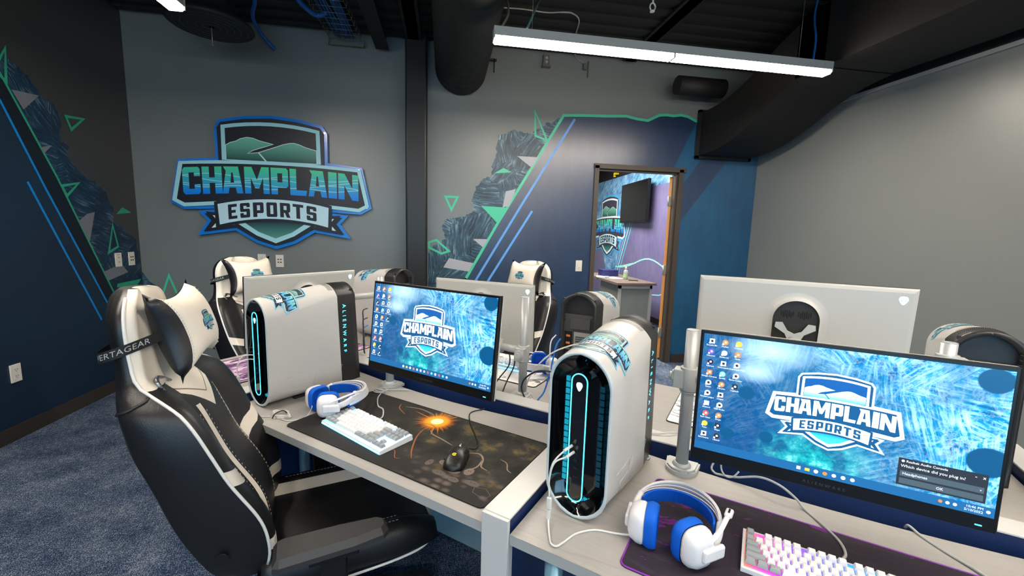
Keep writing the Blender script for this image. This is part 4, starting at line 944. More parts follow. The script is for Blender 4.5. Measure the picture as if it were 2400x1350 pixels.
# ================================================================ monitors
BEZ = mat('bezel_black', (10, 10, 11), .3); MWH = mat('monitor_white', (182, 182, 177), .4); MSD = mat('monitor_side', (140, 135, 125), .35, metal=.3)
def wallpaper():
    def extra(g, c, u, v, q):
        fil = g.n('TexNoise', {'Vector': q, 'Scale': 9, 'Detail': 9, 'Roughness': .62, 'Distortion': .5}).outputs[0]
        rid = g.math('SUBTRACT', 1.0, g.math('MULTIPLY', g.math('ABSOLUTE', g.math('SUBTRACT', fil, .5)), 26), True)
        fil2 = g.n('TexNoise', {'Vector': q, 'Scale': 24, 'Detail': 6, 'Roughness': .7}).outputs[0]
        rid2 = g.math('SUBTRACT', 1.0, g.math('MULTIPLY', g.math('ABSOLUTE', g.math('SUBTRACT', fil2, .5)), 22), True)
        c = g.mix(g.math('MULTIPLY', g.math('MAXIMUM', rid, g.math('MULTIPLY', rid2, .6)), .42), c, rgb(215, 246, 255))
        dk = g.n('TexNoise', {'Vector': q, 'Scale': 3.2, 'Detail': 5, 'Roughness': .6}).outputs[0]
        c = g.mix(g.math('MULTIPLY', g.math('SUBTRACT', .56, dk), 5, True), c, rgb(0, 92, 160), 'MULTIPLY') if False else g.mix(g.math('MULTIPLY', g.math('MULTIPLY', g.math('SUBTRACT', .54, dk), 7, True), .62), c, rgb(0, 84, 128))
        # brightness map : dark blue lower left, luminous top, cyan-white right, green bottom centre
        rightness = g.math('MULTIPLY', g.math('SUBTRACT', u, .33), 1.8, True)
        topness = g.math('MULTIPLY', g.math('SUBTRACT', v, .30), 3.6, True)
        k = g.math('MAXIMUM', rightness, g.math('MULTIPLY', topness, g.math('MULTIPLY', g.math('SUBTRACT', u, .10), 6, True)))
        c2 = g.mix(g.math('SUBTRACT', 1.0, g.math('ADD', .12, g.math('MULTIPLY', k, .88))), c, rgb(0, 60, 112))
        du = g.math('SUBTRACT', u, .46); dv = g.math('SUBTRACT', v, .07)
        d = g.math('SQRT', g.math('ADD', g.math('MULTIPLY', g.math('MULTIPLY', du, du), .55), g.math('MULTIPLY', dv, dv)))
        gm = g.math('MULTIPLY', g.math('SUBTRACT', .17, d), 7, True)
        green = g.ramp(g.n('TexNoise', {'Vector': q, 'Scale': 14, 'Detail': 6, 'Roughness': .65}).outputs[0], [(.42, rgb(0, 92, 118)), (.55, rgb(30, 178, 176)), (.66, rgb(160, 240, 226))])
        c3 = g.mix(gm, c2, green)
        for cu, cv, rr in ((.955, .50, .052), (.965, .20, .062), (.13, .10, .03), (.06, .12, .02), (.19, .30, .035), (.28, .12, .03)):
            a_ = g.math('SUBTRACT', u, cu); b_ = g.math('MULTIPLY', g.math('SUBTRACT', v, cv), 1.1)
            dd = g.math('SQRT', g.math('ADD', g.math('MULTIPLY', a_, a_), g.math('MULTIPLY', b_, b_)))
            c3 = g.mix(g.math('MULTIPLY', g.math('SUBTRACT', rr, dd), 180, True), c3, rgb(4, 70, 110))
        hal = g.math('SQRT', g.math('ADD', g.math('MULTIPLY', g.math('SUBTRACT', u, .5), g.math('SUBTRACT', u, .5)), g.math('MULTIPLY', g.math('SUBTRACT', v, .27), g.math('SUBTRACT', v, .27))))
        c3 = g.mix(g.math('MULTIPLY', g.math('MULTIPLY', g.math('SUBTRACT', .30, hal), 5, True), .45), c3, rgb(0, 86, 130))
        for cu, cv, rx, ry in ((.27, .50, 5.5, 11.), (.22, .40, 9., 18.)):
            a_ = g.math('MULTIPLY', g.math('SUBTRACT', u, cu), rx); b_ = g.math('MULTIPLY', g.math('SUBTRACT', v, cv), ry)
            dd = g.math('SUBTRACT', 1.0, g.math('SQRT', g.math('ADD', g.math('MULTIPLY', a_, a_), g.math('MULTIPLY', b_, b_))), True)
            c3 = g.mix(g.math('MULTIPLY', dd, .75), c3, rgb(190, 226, 244))
        return c3
    return streaks('screen_wallpaper', 'uv', rgb(0, 70, 128), rgb(0, 146, 204), rgb(180, 240, 252), cell=2.6, scale=2.2, rough=.3, emit=1.38, thr=(.40, .52, .66), extra=extra, warp=.05, st_=(3, 38))
WALLP = wallpaper()
SW, SH = .546, .302
UI = {}
def uim(c, e=.9):
    k = 'ui_%d_%d_%d' % c
    return mat(k, c, .4, emit=e * 1.15)
def monitor(label, x, y, z, yaw, tilt, W=.559, H=.33, front=True, dialog=False):
    """origin at panel centre; local -y faces the user"""
    t = thing('monitor', label, 'monitor', D(x, y, z), rot=(R(-tilt), 0, DROT + R(yaw)), group='white backed gaming monitors')
    b = MB(); b.rbox((0, .006, 0), (W, .014, H), .003, ch=.001); b.build('front_frame', BEZ, t)
    sw, sh = W - .016, H - .038; zc = .011
    b = MB(); b.flat([[(-sw / 2, -sh / 2), (sw / 2, -sh / 2), (sw / 2, sh / 2), (-sw / 2, sh / 2)]], lambda u, v: (u, -.0016, v + zc))
    b.uv = [[((p[0] + sw / 2) / sw, (p[1] + sh / 2) / sw) for p in q] for q in b.uv]
    scr = b.build('screen', WALLP, t)
    fn = lambda u, v: (u, -.0020, v + zc)
    # taskbar
    mats_ = [uim((24, 96, 150), .75), uim((245, 250, 255), 1.0), uim((250, 190, 60), 1), uim((235, 90, 80), 1), uim((120, 220, 190), 1), uim((190, 200, 245), 1), uim((38, 44, 54), .6), uim((70, 86, 96), .8), uim((120, 80, 200), 1), uim((250, 130, 60), 1), uim((40, 20, 60), .7)]
    b = MB(); tb = -sh / 2 + .0105
    b.flat([[(-sw / 2, -sh / 2), (sw / 2, -sh / 2), (sw / 2, tb + .0095), (-sw / 2, tb + .0095)]], fn, mi=0)
    fn2 = lambda u, v: (u, -.0023, v + zc)
    def disc(cx, cy, r, mi, n=14, f=fn2): b.flat([[(cx + r * math.cos(2 * pi * k / n), cy + r * math.sin(2 * pi * k / n)) for k in range(n)]], f, mi=mi)
    def rect(cx, cy, w_, h_, mi, f=fn2): b.flat([[(cx - w_ / 2, cy - h_ / 2), (cx + w_ / 2, cy - h_ / 2), (cx + w_ / 2, cy + h_ / 2), (cx - w_ / 2, cy + h_ / 2)]], f, mi=mi)
    nic = 7 if dialog else 13
    for k in range(nic):
        cx = (k - nic / 2 + .5) * .0165 - (0 if dialog else .0)
        if k == 0: rect(cx, tb, .0075, .0075, 1)
        elif k == 1: rect(cx, tb, .009, .0065, 2)
        else: disc(cx, tb, .0042, (1, 9, 5, 1, 5, 3, 4, 1, 3, 4, 5)[(k - 2) % 11])
    xr = sw / 2 - .012
    put_text(b, '10:46 PM', fn2, .0068, 1, 'RIGHT', x=xr - .004, y=tb + .0036); put_text(b, '5/10/2022', fn2, .0068, 1, 'RIGHT', x=xr - .004, y=tb - .0038); disc(xr + .003, tb, .0034, 5)
    for k in range(3): disc(xr - .045 - k * .011, tb, .0032, (1, 1, 9)[k])
    b.build('taskbar', mats_, t)
    # desktop icons
    b = MB()
    names = [['Recycle Bin', 'Discover', 'Valorant', 'Google Chrome', 'Steam', 'Rocket League', 'Discord', 'Riot Client', 'Paint', 'Benchmark'], ['Firefox', 'Battle.net', 'Overwatch', 'Spotify', 'Chrome', 'League', 'OBS Studio', 'Origin', 'Skype', 'Ubisoft'], ['Connect', 'Apex', 'Overwatch PTR', 'Game Center', 'Logitech']]
    colr = [[1, 8, 10, 9, 1, 1, 5, 3, 2, 1], [9, 5, 1, 4, 9, 1, 1, 9, 6, 6], [2, 9, 1, 1, 6]]
    cols = 3
    for ci in range(cols):
        for ri, nm in enumerate(names[ci]):
            cx = -sw / 2 + .019 + ci * .0292; cy = sh / 2 - .017 - ri * .0262
            m_ = colr[ci][ri]
            if (ri + ci) % 3 == 0: rect(cx, cy, .0115, .0115, m_)
            else: disc(cx, cy, .0066, m_, 16)
            if m_ in (8, 9, 3, 4, 6, 10): disc(cx + .0005, cy + .0003, .0026, 1 if m_ != 1 else 6, 10, lambda u, v: (u, -.0025, v + zc))
            elif m_ == 1: disc(cx, cy, .0032, 6, 10, lambda u, v: (u, -.0025, v + zc))
            rect(cx - .0048, cy - .0048, .004, .004, 1, lambda u, v: (u, -.0026, v + zc))
            put_text(b, nm, fn2, .0052, 1, x=cx, y=cy - .0105)
    b.build('desktop_icons', mats_, t)
    b = MB(); sc = .139; emblem(b, lambda u, v, l: (u * sc + .0, -.0024 - l, v * sc + zc + .005), .00006); b.build('screen_emblem', palette('screen'), t)
    if dialog:
        b = MB(); dw, dh = .135, .058; dx, dy = sw / 2 - .083, -sh / 2 + .020 + dh / 2 + .006
        f3 = lambda u, v: (u, -.0034, v + zc); f4 = lambda u, v: (u, -.0037, v + zc)
        rect(dx, dy, dw, dh, 6, lambda u, v: (u, -.0031, v + zc)); rect(dx, dy - .0035, dw - .008, .012, 7, f3); rect(dx, dy - .0195, dw - .008, .012, 7, f3)
        disc(dx - dw / 2 + .007, dy + dh / 2 - .006, .0026, 1, 10, f4)
        put_text(b, 'Realtek Audio Console', f4, .0068, 1, 'LEFT', x=dx - dw / 2 + .012, y=dy + dh / 2 - .006)
        put_text(b, 'Which device did you plug in?', f4, .0082, 1, 'LEFT', x=dx - dw / 2 + .004, y=dy + .0125)
        put_text(b, 'Headphones', f4, .0078, 1, 'LEFT', x=dx - dw / 2 + .008, y=dy - .0035); put_text(b, 'OK', f4, .0075, 1, x=dx, y=dy - .0195)
        put_text(b, 'x', f4, .009, 1, x=dx + dw / 2 - .006, y=dy + dh / 2 - .007); put_text(b, '-', f4, .011, 1, x=dx + dw / 2 - .018, y=dy + dh / 2 - .007); put_text(b, 'v', f4, .006, 1, x=dx + dw / 2 - .009, y=dy - .0035)
        b.build('dialog_window', mats_, t)
    b = MB(); put_text(b, 'ALIENWARE', lambda u, v: (u, -.0015, v), .0095, 0, spacing=1.7, y=-H / 2 + .0125); b.build('chin_lettering', mat('chin_grey', (70, 72, 78), .4), t)
    b = MB(); b.box((W / 2 - .028, -.0012, -H / 2 + .010), (.010, .002, .0022)); b.build('power_light', LED, t)
    # back
    b = MB(); rings = []
    for k, (ins, yy) in enumerate(((0, .013), (.0, .020), (.004, .024), (.012, .0265))):
        w_, h_ = W / 2 - ins, H / 2 - ins
        rings.append([Vector((sx * w_, yy, sz * h_)) for sx, sz in ((-1, -1), (1, -1), (1, 1), (-1, 1))])
    b.loft(rings, False, True, smooth=False); b.build('back_shell', MWH, t)
    b = MB(); n = 40; rings = []
    for ra, yy in ((1.42, .0266), (1.25, .0275), (1.12, .031), (1.05, .037), (1.02, .040)):
        rings.append([Vector((.060 * ra * math.cos(2 * pi * k / n), yy, .006 + .060 * ra * math.sin(2 * pi * k / n) + (-.055 if math.sin(2 * pi * k / n) < -1e-6 else .042) )) for k in range(n)])
    b.loft(rings); b.build('mount_hump', MWH, t)
    b = MB(); inner = [Vector((.060 * 1.02 * math.cos(2 * pi * k / n), 0, .006 + .060 * 1.02 * math.sin(2 * pi * k / n) + (-.055 if math.sin(2 * pi * k / n) < -1e-6 else .042))) for k in range(n)]
    b.loft([[p + Vector((0, .040, 0)) for p in inner], [p * .985 + Vector((0, .030, 0)) for p in inner]], False, True); b.build('mount_recess', mat('recess_charcoal', (38, 38, 36), .5), t)
    b = MB()
    for s in (-1, 1):
        for k in range(7): b.box((s * (.007 + k * .0052), .0308, .066 - (.004 if k % 2 else 0)), (.0022, .001, .024 - abs(k - 3) * .003))
    b.build('mount_vents', HOLE, t)
    b = MB(); b.flat([headpoly(.0105, .0125)], lambda u, v: (-u - (W / 2 - .033), .0275, v + H / 2 - .034)); o = b.build('head_emblem', mat('head_white_glow', (215, 250, 255), .4, emit=1.3, ecol=(190, 245, 255)), t)
    b = MB()
    for e_ in (-1, 1): b.flat([[(e_ * .0022, -.001), (e_ * .0062, .0035), (e_ * .0048, -.0015)]], lambda u, v: (-u - (W / 2 - .033), .0279, v + H / 2 - .034))
    b.build('head_emblem_eyes', mat('eye_grey', (120, 170, 180), .4), t)
    b = MB()
    for k_, dx_ in enumerate((.10, .17)):
        b.tube([(-dx_ + p[0], .0268, -.055 + p[1]) for p in ((0, .012), (-.055, .012), (-.055, -.004), (-.01, -.004), (-.01, -.022))], .0006, n=4)
    b.build('embossed_numerals', mat('emboss_line', (198, 196, 190), .3), t)
    return t
monitor('bright screen showing the logo on the left front desk', -.949, 1.067, 1.134, -1, 6.6, .561, .328)
monitor('bright screen with a small dialog window on the right front desk', .170, 1.137, 1.097, 2.4, 3.0, .558, .332, dialog=True)
monitor('white backed monitor nearest the far left chair', -1.968, 1.284, 1.096, 85.9 + 180, 3.5, .56, .331)
monitor('white backed monitor in front of the far back chair', -1.195, 1.773, 1.077, 6.8 + 180, 0, .558, .328)
monitor('large white backed monitor above the right hand screen with its vented mount showing', .112, 1.597, 1.198, 2.7 + 180, 2.5, .562, .334)

# ================================================================ monitor arms
ARM = mat('arm_silver', (178, 182, 183), .42, metal=.3); ARMC = mat('arm_cast', (182, 186, 185), .45, metal=.2)
def arm(label, px, py, mx, my, mz, myaw, base_yaw=0, knob=(-1, 0), elbow=None, ztop=1.206, pz=None):
    """pole on the desk edge at (px,py); carries the monitor whose back centre is (mx,my,mz), back normal at yaw"""
    t = thing('monitor_stand', label, 'monitor arm', D(px, py, ZD), DROT + R(base_yaw), 'silver pole monitor arms')
    def L(x, y, z):   # cluster coords -> local
        v = Vector((x - px, y - py, z - ZD)); return Matrix.Rotation(-R(base_yaw), 3, 'Z') @ v
    b = MB(); b.cyl((0, 0, .02), (0, 0, ztop - ZD - .002), .019, n=32); b.cyl((0, 0, ztop - ZD - .002), (0, 0, ztop - ZD), .019, .0178, n=32); b.build('pole', ARM, t)
    b = MB(); poly = [(.048 * math.cos(a), .048 * math.sin(a)) for a in [pi + pi * k / 16 for k in range(17)]] + [(.052, .045), (-.052, .045)]
    b.prism(poly, 0, .012, plane='xy'); b.prism(inset(poly, .006), .012, .018, plane='xy'); b.cyl((0, 0, .018), (0, 0, .028), .030, .022, n=28); b.build('base_clamp', ARMC, t, bevel=.002)
    b = MB()
    for k in range(5): a = pi + pi * (k + .5) / 5; b.cyl((.043 * math.cos(a), .043 * math.sin(a), .0125), (.043 * math.cos(a), .043 * math.sin(a), .0145), .0022, n=8)
    b.build('base_screws', mat('chrome', (215, 220, 225), .2, metal=1), t)
    zc = mz - ZD
    b = MB(); b.cyl((0, 0, zc - .045), (0, 0, zc + .030), .027, n=32); b.cyl((0, 0, zc - .050), (0, 0, zc - .045), .025, n=32)
    kx, ky = knob; b.box((kx * .024, ky * .024, zc - .008), (.040 if kx else .046, .040 if ky else .046, .060)); b.build('clamp_collar', ARMC, t, bevel=.004)
    b = MB(); b.cyl((kx * .030, ky * .030, zc - .008), (kx * .050, ky * .050, zc - .008), .024, .022, n=24); b.cyl((kx * .050, ky * .050, zc - .008), (kx * .058, ky * .058, zc - .008), .014, n=20); b.build('clamp_knob', ARMC, t, bevel=.002)
    mp = L(mx, my, mz); yw = R(myaw - base_yaw); nrm = Vector((math.sin(yw), -math.cos(yw), 0)) * -1   # away from user side = back normal
    back = mp + nrm * .040; head = mp + nrm * .105
    if pz: back.z = pz - ZD
    e = L(*elbow) if elbow else (Vector((0, 0, zc)) + head) / 2 + Vector((0, 0, 0)); e.z = zc
    z_ = Vector((0, 0, 0))
    b = MB(); b.tube([Vector((0, 0, zc)), e], .014, n=14, flat=1.3); b.cyl((e.x, e.y, zc - .03), (e.x, e.y, zc + .03), .021, n=28); b.build('lower_arm', ARMC, t)
    b = MB(); b.tube([e, head], .013, n=14, flat=1.2); b.cyl((head.x, head.y, zc - .026), (head.x, head.y, zc + .026), .020, n=28); b.build('upper_arm', ARMC, t)
    b = MB(); b.cyl(head, back + nrm * .006, .016, n=24)
    q = Matrix.Rotation(yw + pi, 4, 'Z'); P = [(-.062, .058), (-.040, .060), (-.022, .030), (0, .020), (.022, .030), (.040, .060), (.062, .058), (.064, .040), (.030, .018), (.022, 0), (.030, -.018), (.064, -.040), (.062, -.058), (.040, -.060), (.022, -.030), (0, -.020), (-.022, -.030), (-.040, -.060), (-.062, -.058), (-.064, -.040), (-.030, -.018), (-.022, 0), (-.030, .018), (-.064, .040)]
    b.T = Matrix.Translation(back) @ q @ Matrix.Diagonal((.84, 1, .84, 1)); b.prism(P, -.004, .0); 
    b.build('mount_plate', ARMC, t)
    return t
arm('silver monitor pole left of the front left screen', -1.478, 1.395, -.949, 1.067, 1.10, -1, elbow=(-1.20, 1.33, 0))
arm('tall silver monitor pole beside the big right hand screen', -.158, 1.398, .170, 1.137, .935 + .12, 2.4, elbow=(.06, 1.36, 0))
arm('silver monitor pole in front of the white tower on the end desk', -1.955, 1.775, -1.968, 1.284, 1.096, 265.9, base_yaw=-90, knob=(0, 1), elbow=(-2.0, 1.55, 0))
arm('silver monitor pole with black cables beside the back row monitor', -.886, 1.640, -1.195, 1.773, .955, 186.8, base_yaw=180, knob=(0, 1), elbow=(-1.03, 1.665, 0))
arm('silver monitor pole in front of the tower at the right edge', .505, 1.70, .112, 1.597, 1.14, 182.7, base_yaw=180, knob=(-1, 0), elbow=(.32, 1.665, 0), pz=1.185)
# ================================================================ gaming chairs
def leather_pattern():
    g = NT('leather_two_tone', .43); s_ = g.n('SeparateXYZ', {0: g.n('TexCoord').outputs['Object']}).outputs
    x = g.math('ABSOLUTE', s_[0]); z = s_[2]
    def band(v, lo, hi): return g.math('MULTIPLY', g.math('GREATER_THAN', v, lo), g.math('LESS_THAN', v, hi))
    k = g.math('SUBTRACT', z, g.math('MULTIPLY', x, .35)); out = g.math('GREATER_THAN', x, .132)
    m = g.math('GREATER_THAN', z, 1.055)
    m = g.math('MAXIMUM', m, g.math('MULTIPLY', out, band(k, .690, .735)))
    m = g.math('MAXIMUM', m, g.math('MULTIPLY', out, band(g.math('ADD', z, g.math('MULTIPLY', x, .15)), .585, .625)))
    m = g.math('MAXIMUM', m, g.math('MULTIPLY', band(x, .096, .114), g.math('LESS_THAN', z, .97)))
    v = g.math('ADD', .925, g.math('MULTIPLY', x, .75))
    m = g.math('MAXIMUM', m, g.math('MULTIPLY', g.math('LESS_THAN', x, .118), g.math('GREATER_THAN', z, v)))
    fold = g.math('LESS_THAN', g.math('ABSOLUTE', g.math('SUBTRACT', z, g.math('ADD', .975, g.math('MULTIPLY', x, .45)))), .0022)
    c = g.mix(m, rgb(22, 22, 24), rgb(226, 218, 204)); c = g.mix(g.math('MULTIPLY', fold, g.math('LESS_THAN', x, .118)), c, rgb(120, 112, 102))
    g.link(c, 'Base Color'); n = g.n('TexNoise', {'Vector': g.n('TexCoord').outputs['Object'], 'Scale': 350, 'Detail': 3}).outputs[0]
    g.link(g.n('Bump', {'Height': n, 'Strength': .2, 'Distance': .002}).outputs[0], 'Normal'); return g.m
LPAT = leather_pattern()
LBLK = mat('leather_black', (22, 22, 24), .42, bump=.25, bscale=350, spec=.55); LWHT = mat('leather_white', (226, 218, 204), .45, bump=.2, bscale=350); PIPE = mat('piping_white', (228, 226, 220), .4)
STITCH = mat('stitch_white', (205, 200, 190), .6); ARMPAD = mat('arm_pad', (48, 48, 49), .5, bump=.15, bscale=400); PLB = mat('plastic_black', (16, 16, 17), .4); SLOTRIM = mat('slot_rim_silver', (150, 152, 156), .25, metal=.8)
LV = [(.47, .225, -.255, -.262, -.37), (.50, .238, -.235, -.245, -.40), (.56, .25, -.227, -.238, -.43), (.66, .268, -.243, -.262, -.466), (.80, .28, -.311, -.335, -.505), (.893, .282, -.349, -.372, -.535), (.96, .276, -.380, -.398, -.550), (1.006, .262, -.412, -.425, -.560), (1.035, .232, -.455, -.452, -.568), (1.07, .188, -.508, -.480, -.575), (1.13, .172, -.522, -.495, -.580), (1.20, .170, -.527, -.500, -.585), (1.245, .158, -.530, -.506, -.587), (1.275, .132, -.533, -.514, -.586), (1.295, .095, -.538, -.528, -.582), (1.304, .05, -.548, -.545, -.574)]
def lv(z):
    for i in range(len(LV) - 1):
        if z <= LV[i + 1][0] or i == len(LV) - 2:
            a, b_ = LV[i], LV[i + 1]; k = max(0, min(1, (z - a[0]) / (b_[0] - a[0])))
            p = LV[i - 1] if i else a; n = LV[i + 2] if i < len(LV) - 2 else b_
            out = []
            for j in range(1, 5):
                y0, y1 = a[j], b_[j]; h = b_[0] - a[0]
                m0 = (b_[j] - p[j]) / (b_[0] - p[0]) * h if i else (y1 - y0); m1 = (n[j] - a[j]) / (n[0] - a[0]) * h if i < len(LV) - 2 else (y1 - y0)
                lim = 2.2 * abs(y1 - y0); m0 = max(-lim, min(lim, m0)); m1 = max(-lim, min(lim, m1))
                out.append((2 * k ** 3 - 3 * k * k + 1) * y0 + (k ** 3 - 2 * k * k + k) * m0 + (-2 * k ** 3 + 3 * k * k) * y1 + (k ** 3 - k * k) * m1)
            return out
def section(z):
    hw, yw, yc, yr = lv(z); yr = min(yr, yw - .012)
    H = z > 1.05
    # (x fraction, y) from rear centre round +x to front centre
    hump = .028 if H else .030
    pts = [(0, yr), (.3, yr + .001), (.58, yr + .006), (.8, yr + .018), (.93, yr + .036 * min(1, (yw - yr) / .05)), (.985, lerp(yr, yw, .55)), (1.0, yw - .004), (.988, yw + .004), (.965, yw + .010 + hump * (.35 if H else .12)), (.92, yw + .010 + hump * (.55 if H else .3)), (.86, yw + .010 + hump * (.5 if H else .32))]
    if H: pts += [(.68, lerp(yw + .02, yc, .5) + .012), (.55, yc + .010), (.38, yc + .002), (.19, yc - .001), (0, yc - .002)]
    else: pts += [(.76, yw + .014), (.64, lerp(yw + .008, yc, .5)), (.52, lerp(yw, yc, .9)), (.45, yc), (.36, yc + .010), (.20, yc + .013), (0, yc + .014)]
    if H: pts = pts[:12] + [(.61, yc + .014), (.55, yc + .010), (.38, yc + .003), (.28, yc), (.14, yc - .001), (0, yc - .002)]
    r = [Vector((f * hw, y, z)) for f, y in pts]
    return r + [Vector((-p.x, p.y, p.z)) for p in r[-2:0:-1]]
def gaming_chair(label, loc, rz):
    t = thing('gaming_chair', label, 'chair', loc, rz, 'black and white gaming chairs')
    zs = []; z = .47
    while z < 1.304: zs.append(z); z += .012 if z < 1.24 else .005
    zs.append(1.304)
    rings = [section(z) for z in zs]; n = len(rings[0]); hN = (n + 2) // 2
    def mif(i, j):
        z = zs[i]; jj = j if j < hN - 1 else n - 1 - j      # mirrored column 0..hN-2
        if jj < 7: return 0                                 # rear shell and flank
        return 1
    b = MB(); b.loft(rings, True, True, mif=mif); b.build('backrest', [LBLK, LPAT], t)
    for s in (-1, 1):
        b = MB(); P = []
        for z in [.50 + .02 * k for k in range(39)] + [1.275, 1.288]:
            hw, yw, yc, yr = lv(z); P.append((s * hw * .995, yw + .002, z))
        b.tube(P, .0042, n=8); b.build('piping', PIPE, t)
        # seam welt across the flank at neck height
        b = MB(); P = []
        for k in range(19):
            q = k / 18 * 6; z = 1.045 - .07 * (k / 18) ** .8; r_ = section(z); i0 = 6 - int(q) if q < 6 else 0; i1 = max(0, i0 - 1); p = r_[i0].lerp(r_[i1], q - int(q)); P.append((s * p.x, p.y - .001, p.z))
        b.tube(P, .0045, n=6); b.build('welt_seam', LBLK, t)
        b = MB(); c = Vector((s * .112, -.458, 1.032)); ex = Vector((s * .050, -.012, .030)); ez = Vector((-s * .010, -.008, .020))
        loop = [c + ex * spw(math.cos(a), .7) * 1.0 + ez * spw(math.sin(a), .7) for a in [2 * pi * k / 24 for k in range(24)]]
        b.add(loop, [tuple(range(24))]); b.build('belt_slot', PLB, t)
        b = MB(); b.tube([c + (p - c) * 1.08 + Vector((0, .003, 0)) for p in loop], .0055, n=8, closed=True); b.build('belt_slot_rim', SLOTRIM, t)
        for off in (.088, .122):
            b = MB()
            for k in range(30):
                z = .52 + k * .0145; r_ = section(z)[7:18]; yy = r_[-1].y
                for a_, c_ in zip(r_, r_[1:]):
                    if c_.x <= off <= a_.x: yy = lerp(c_.y, a_.y, (off - c_.x) / max(1e-6, a_.x - c_.x))
                b.box((s * off, yy, z), (.0012, .0018, .008))
            b.build('stitching', STITCH, t)
    # tilt hub on the flank
    b = MB(); b.cyl((.256, -.34, .57), (.262, -.34, .57), .018, n=24); b.build('hinge_cap', PLB, t); b = MB(); b.cyl((-.256, -.34, .57), (-.262, -.34, .57), .018, n=24); b.build('hinge_cap', PLB, t)
    # head pillow
    b = MB(); W, Hh = .150, .103; tilt = R(16)
    def pil(u, v, w_):  # u,v in -1..1, w_ thickness sign
        e = (1 - abs(u) ** 4) * (1 - abs(v) ** 2.8)
        pu = 1 + .18 * u * u * v * v - .04 * (1 - v * v) * u * u; pv = 1 + .26 * abs(u) ** 3 * v * v - .12 * (1 - u * u) * (v * v)
        return Vector((u * W * pu, w_ * (.062 if w_ > 0 else .046) * max(0, e) ** .5, v * Hh * pv))
    Tm = Matrix.Translation((0, -.435, 1.182)) @ Matrix.Rotation(R(-4), 4, 'Z') @ Matrix.Rotation(tilt, 4, 'X')
    N = 16
    for side, mi_ in ((1, 1), (-1, 0)):
        vs = [Tm @ pil(-1 + 2 * i / N, -1 + 2 * j / N, side) for j in range(N + 1) for i in range(N + 1)]; fs = []; ms = []
        for j in range(N):
            for i in range(N):
                f = (j * (N + 1) + i, j * (N + 1) + i + 1, (j + 1) * (N + 1) + i + 1, (j + 1) * (N + 1) + i); f = f if side < 0 else f[::-1]
                m_ = mi_ if (side < 0 or .5 < i < N - 1) else 0
                b.add([vs[q] for q in f], [(0, 1, 2, 3)], mi=m_ if side > 0 else 0, smooth=True)
    b.build('head_pillow', [LBLK, LWHT], t, merge=True)
    pt = [o for o in t.children if o.name.startswith('head_pillow')][0]
    for s in (-1, 1):
        b = MB()
        for k in range(22):
            v = -.86 + 1.72 * k / 21; p = Tm @ (pil(s * .86, v, 1) + Vector((0, .0012, 0))); b.box(p, (.0016, .0016, .0055))
        b.build('pillow_stitching', STITCH, pt)
    b = MB(); s = .052
    def em_(u, v, l): p = pil(max(-.98, min(.98, (u * s) / W)), (v * s) / Hh, 1); return Tm @ (p + Vector((0, .0015 + l, 0)))
    # emblem is read from the front, so mirror u
    emblem(b, lambda u, v, l: em_(-u, v, l), .00015, maxlen=.3); b.build('pillow_emblem', palette('wall'), pt)
    # strap
    path = [(.135, -.455), (.165, -.500), (.178, -.527), (.178, -.556), (.165, -.580), (.12, -.592), (0, -.596)]; path = path + [(-x, y) for x, y in path[-2::-1]]
    P = smoothpath([Vector((x, y, 0)) for x, y in path], 5); b = MB(); zc = lambda p: 1.165 + (p.y + .52) * .35
    rings = [[Vector((p.x, p.y, zc(p) - .014)), Vector((p.x, p.y, zc(p) + .014))] for p in P]
    b.loft(rings, closed=False); st = b.build('pillow_strap', mat('strap_black', (14, 14, 15), .6), pt)
    L = [0]
    for i in range(1, len(P)): L.append(L[-1] + (P[i] - P[i - 1]).length)
    def along(d, v, flip=1):
        i = 0
        while i < len(L) - 2 and L[i + 1] < d: i += 1
        k = (d - L[i]) / (L[i + 1] - L[i]); p = P[i].lerp(P[i + 1], k); tg = (P[i + 1] - P[i]).normalized(); nn = Vector((-tg.y, tg.x, 0))
        if nn.dot(p - Vector((0, -.54, 0))) < 0: nn = -nn
        return p + nn * .0012 + Vector((0, 0, zc(p) + v))
    b = MB(); put_text(b, 'VERTAGEAR', lambda u, v: along(.135 - u, v), .021, 0, 'CENTER', spacing=1.05, x=.045); tot = L[-1]
    b.build('strap_lettering', mat('strap_print', (175, 175, 175), .5), pt); b = MB()
    put_text(b, 'VERTAGEAR', lambda u, v: along(tot - .135 - u, v), .021, 0, 'CENTER', spacing=1.05, x=-.045)
    b.build('strap_lettering', mat('strap_print', (175, 175, 175), .5), pt)
    # seat
    b = MB(); ys = [-.25, -.22, -.15, -.05, .05, .15, .21, .25, .275, .285]; rings = []
    for k, y in enumerate(ys):
        e = max(0, (y - .15) / .135); dr = .05 * e * e; sh = .03 * e ** 2
        zt = .452 - dr * .6; hw = .262 - sh; bz = .508 - dr
        pr = [(0, .375 + dr * .4), (.6, .375 + dr * .4), (.9, .385 + dr * .4), (1.0, .415), (1.0, .45 - dr * .5), (.97, .485 - dr), (.9, bz), (.80, bz + .004), (.72, bz - .004), (.62, zt + .02), (.50, zt + .004), (.25, zt + .006), (0, zt + .008)]
        r = [Vector((f * hw, y, z_)) for f, z_ in pr]; rings.append(r + [Vector((-p.x, p.y, p.z)) for p in r[-2:0:-1]])
    nn = len(rings[0])
    def mseat(i, j):
        jj = j if j < 12 else nn - 1 - j
        return 1 if jj in (8,) else 0
    b.loft(rings, True, True, mif=mseat); b.build('seat', [LBLK, LWHT], t)
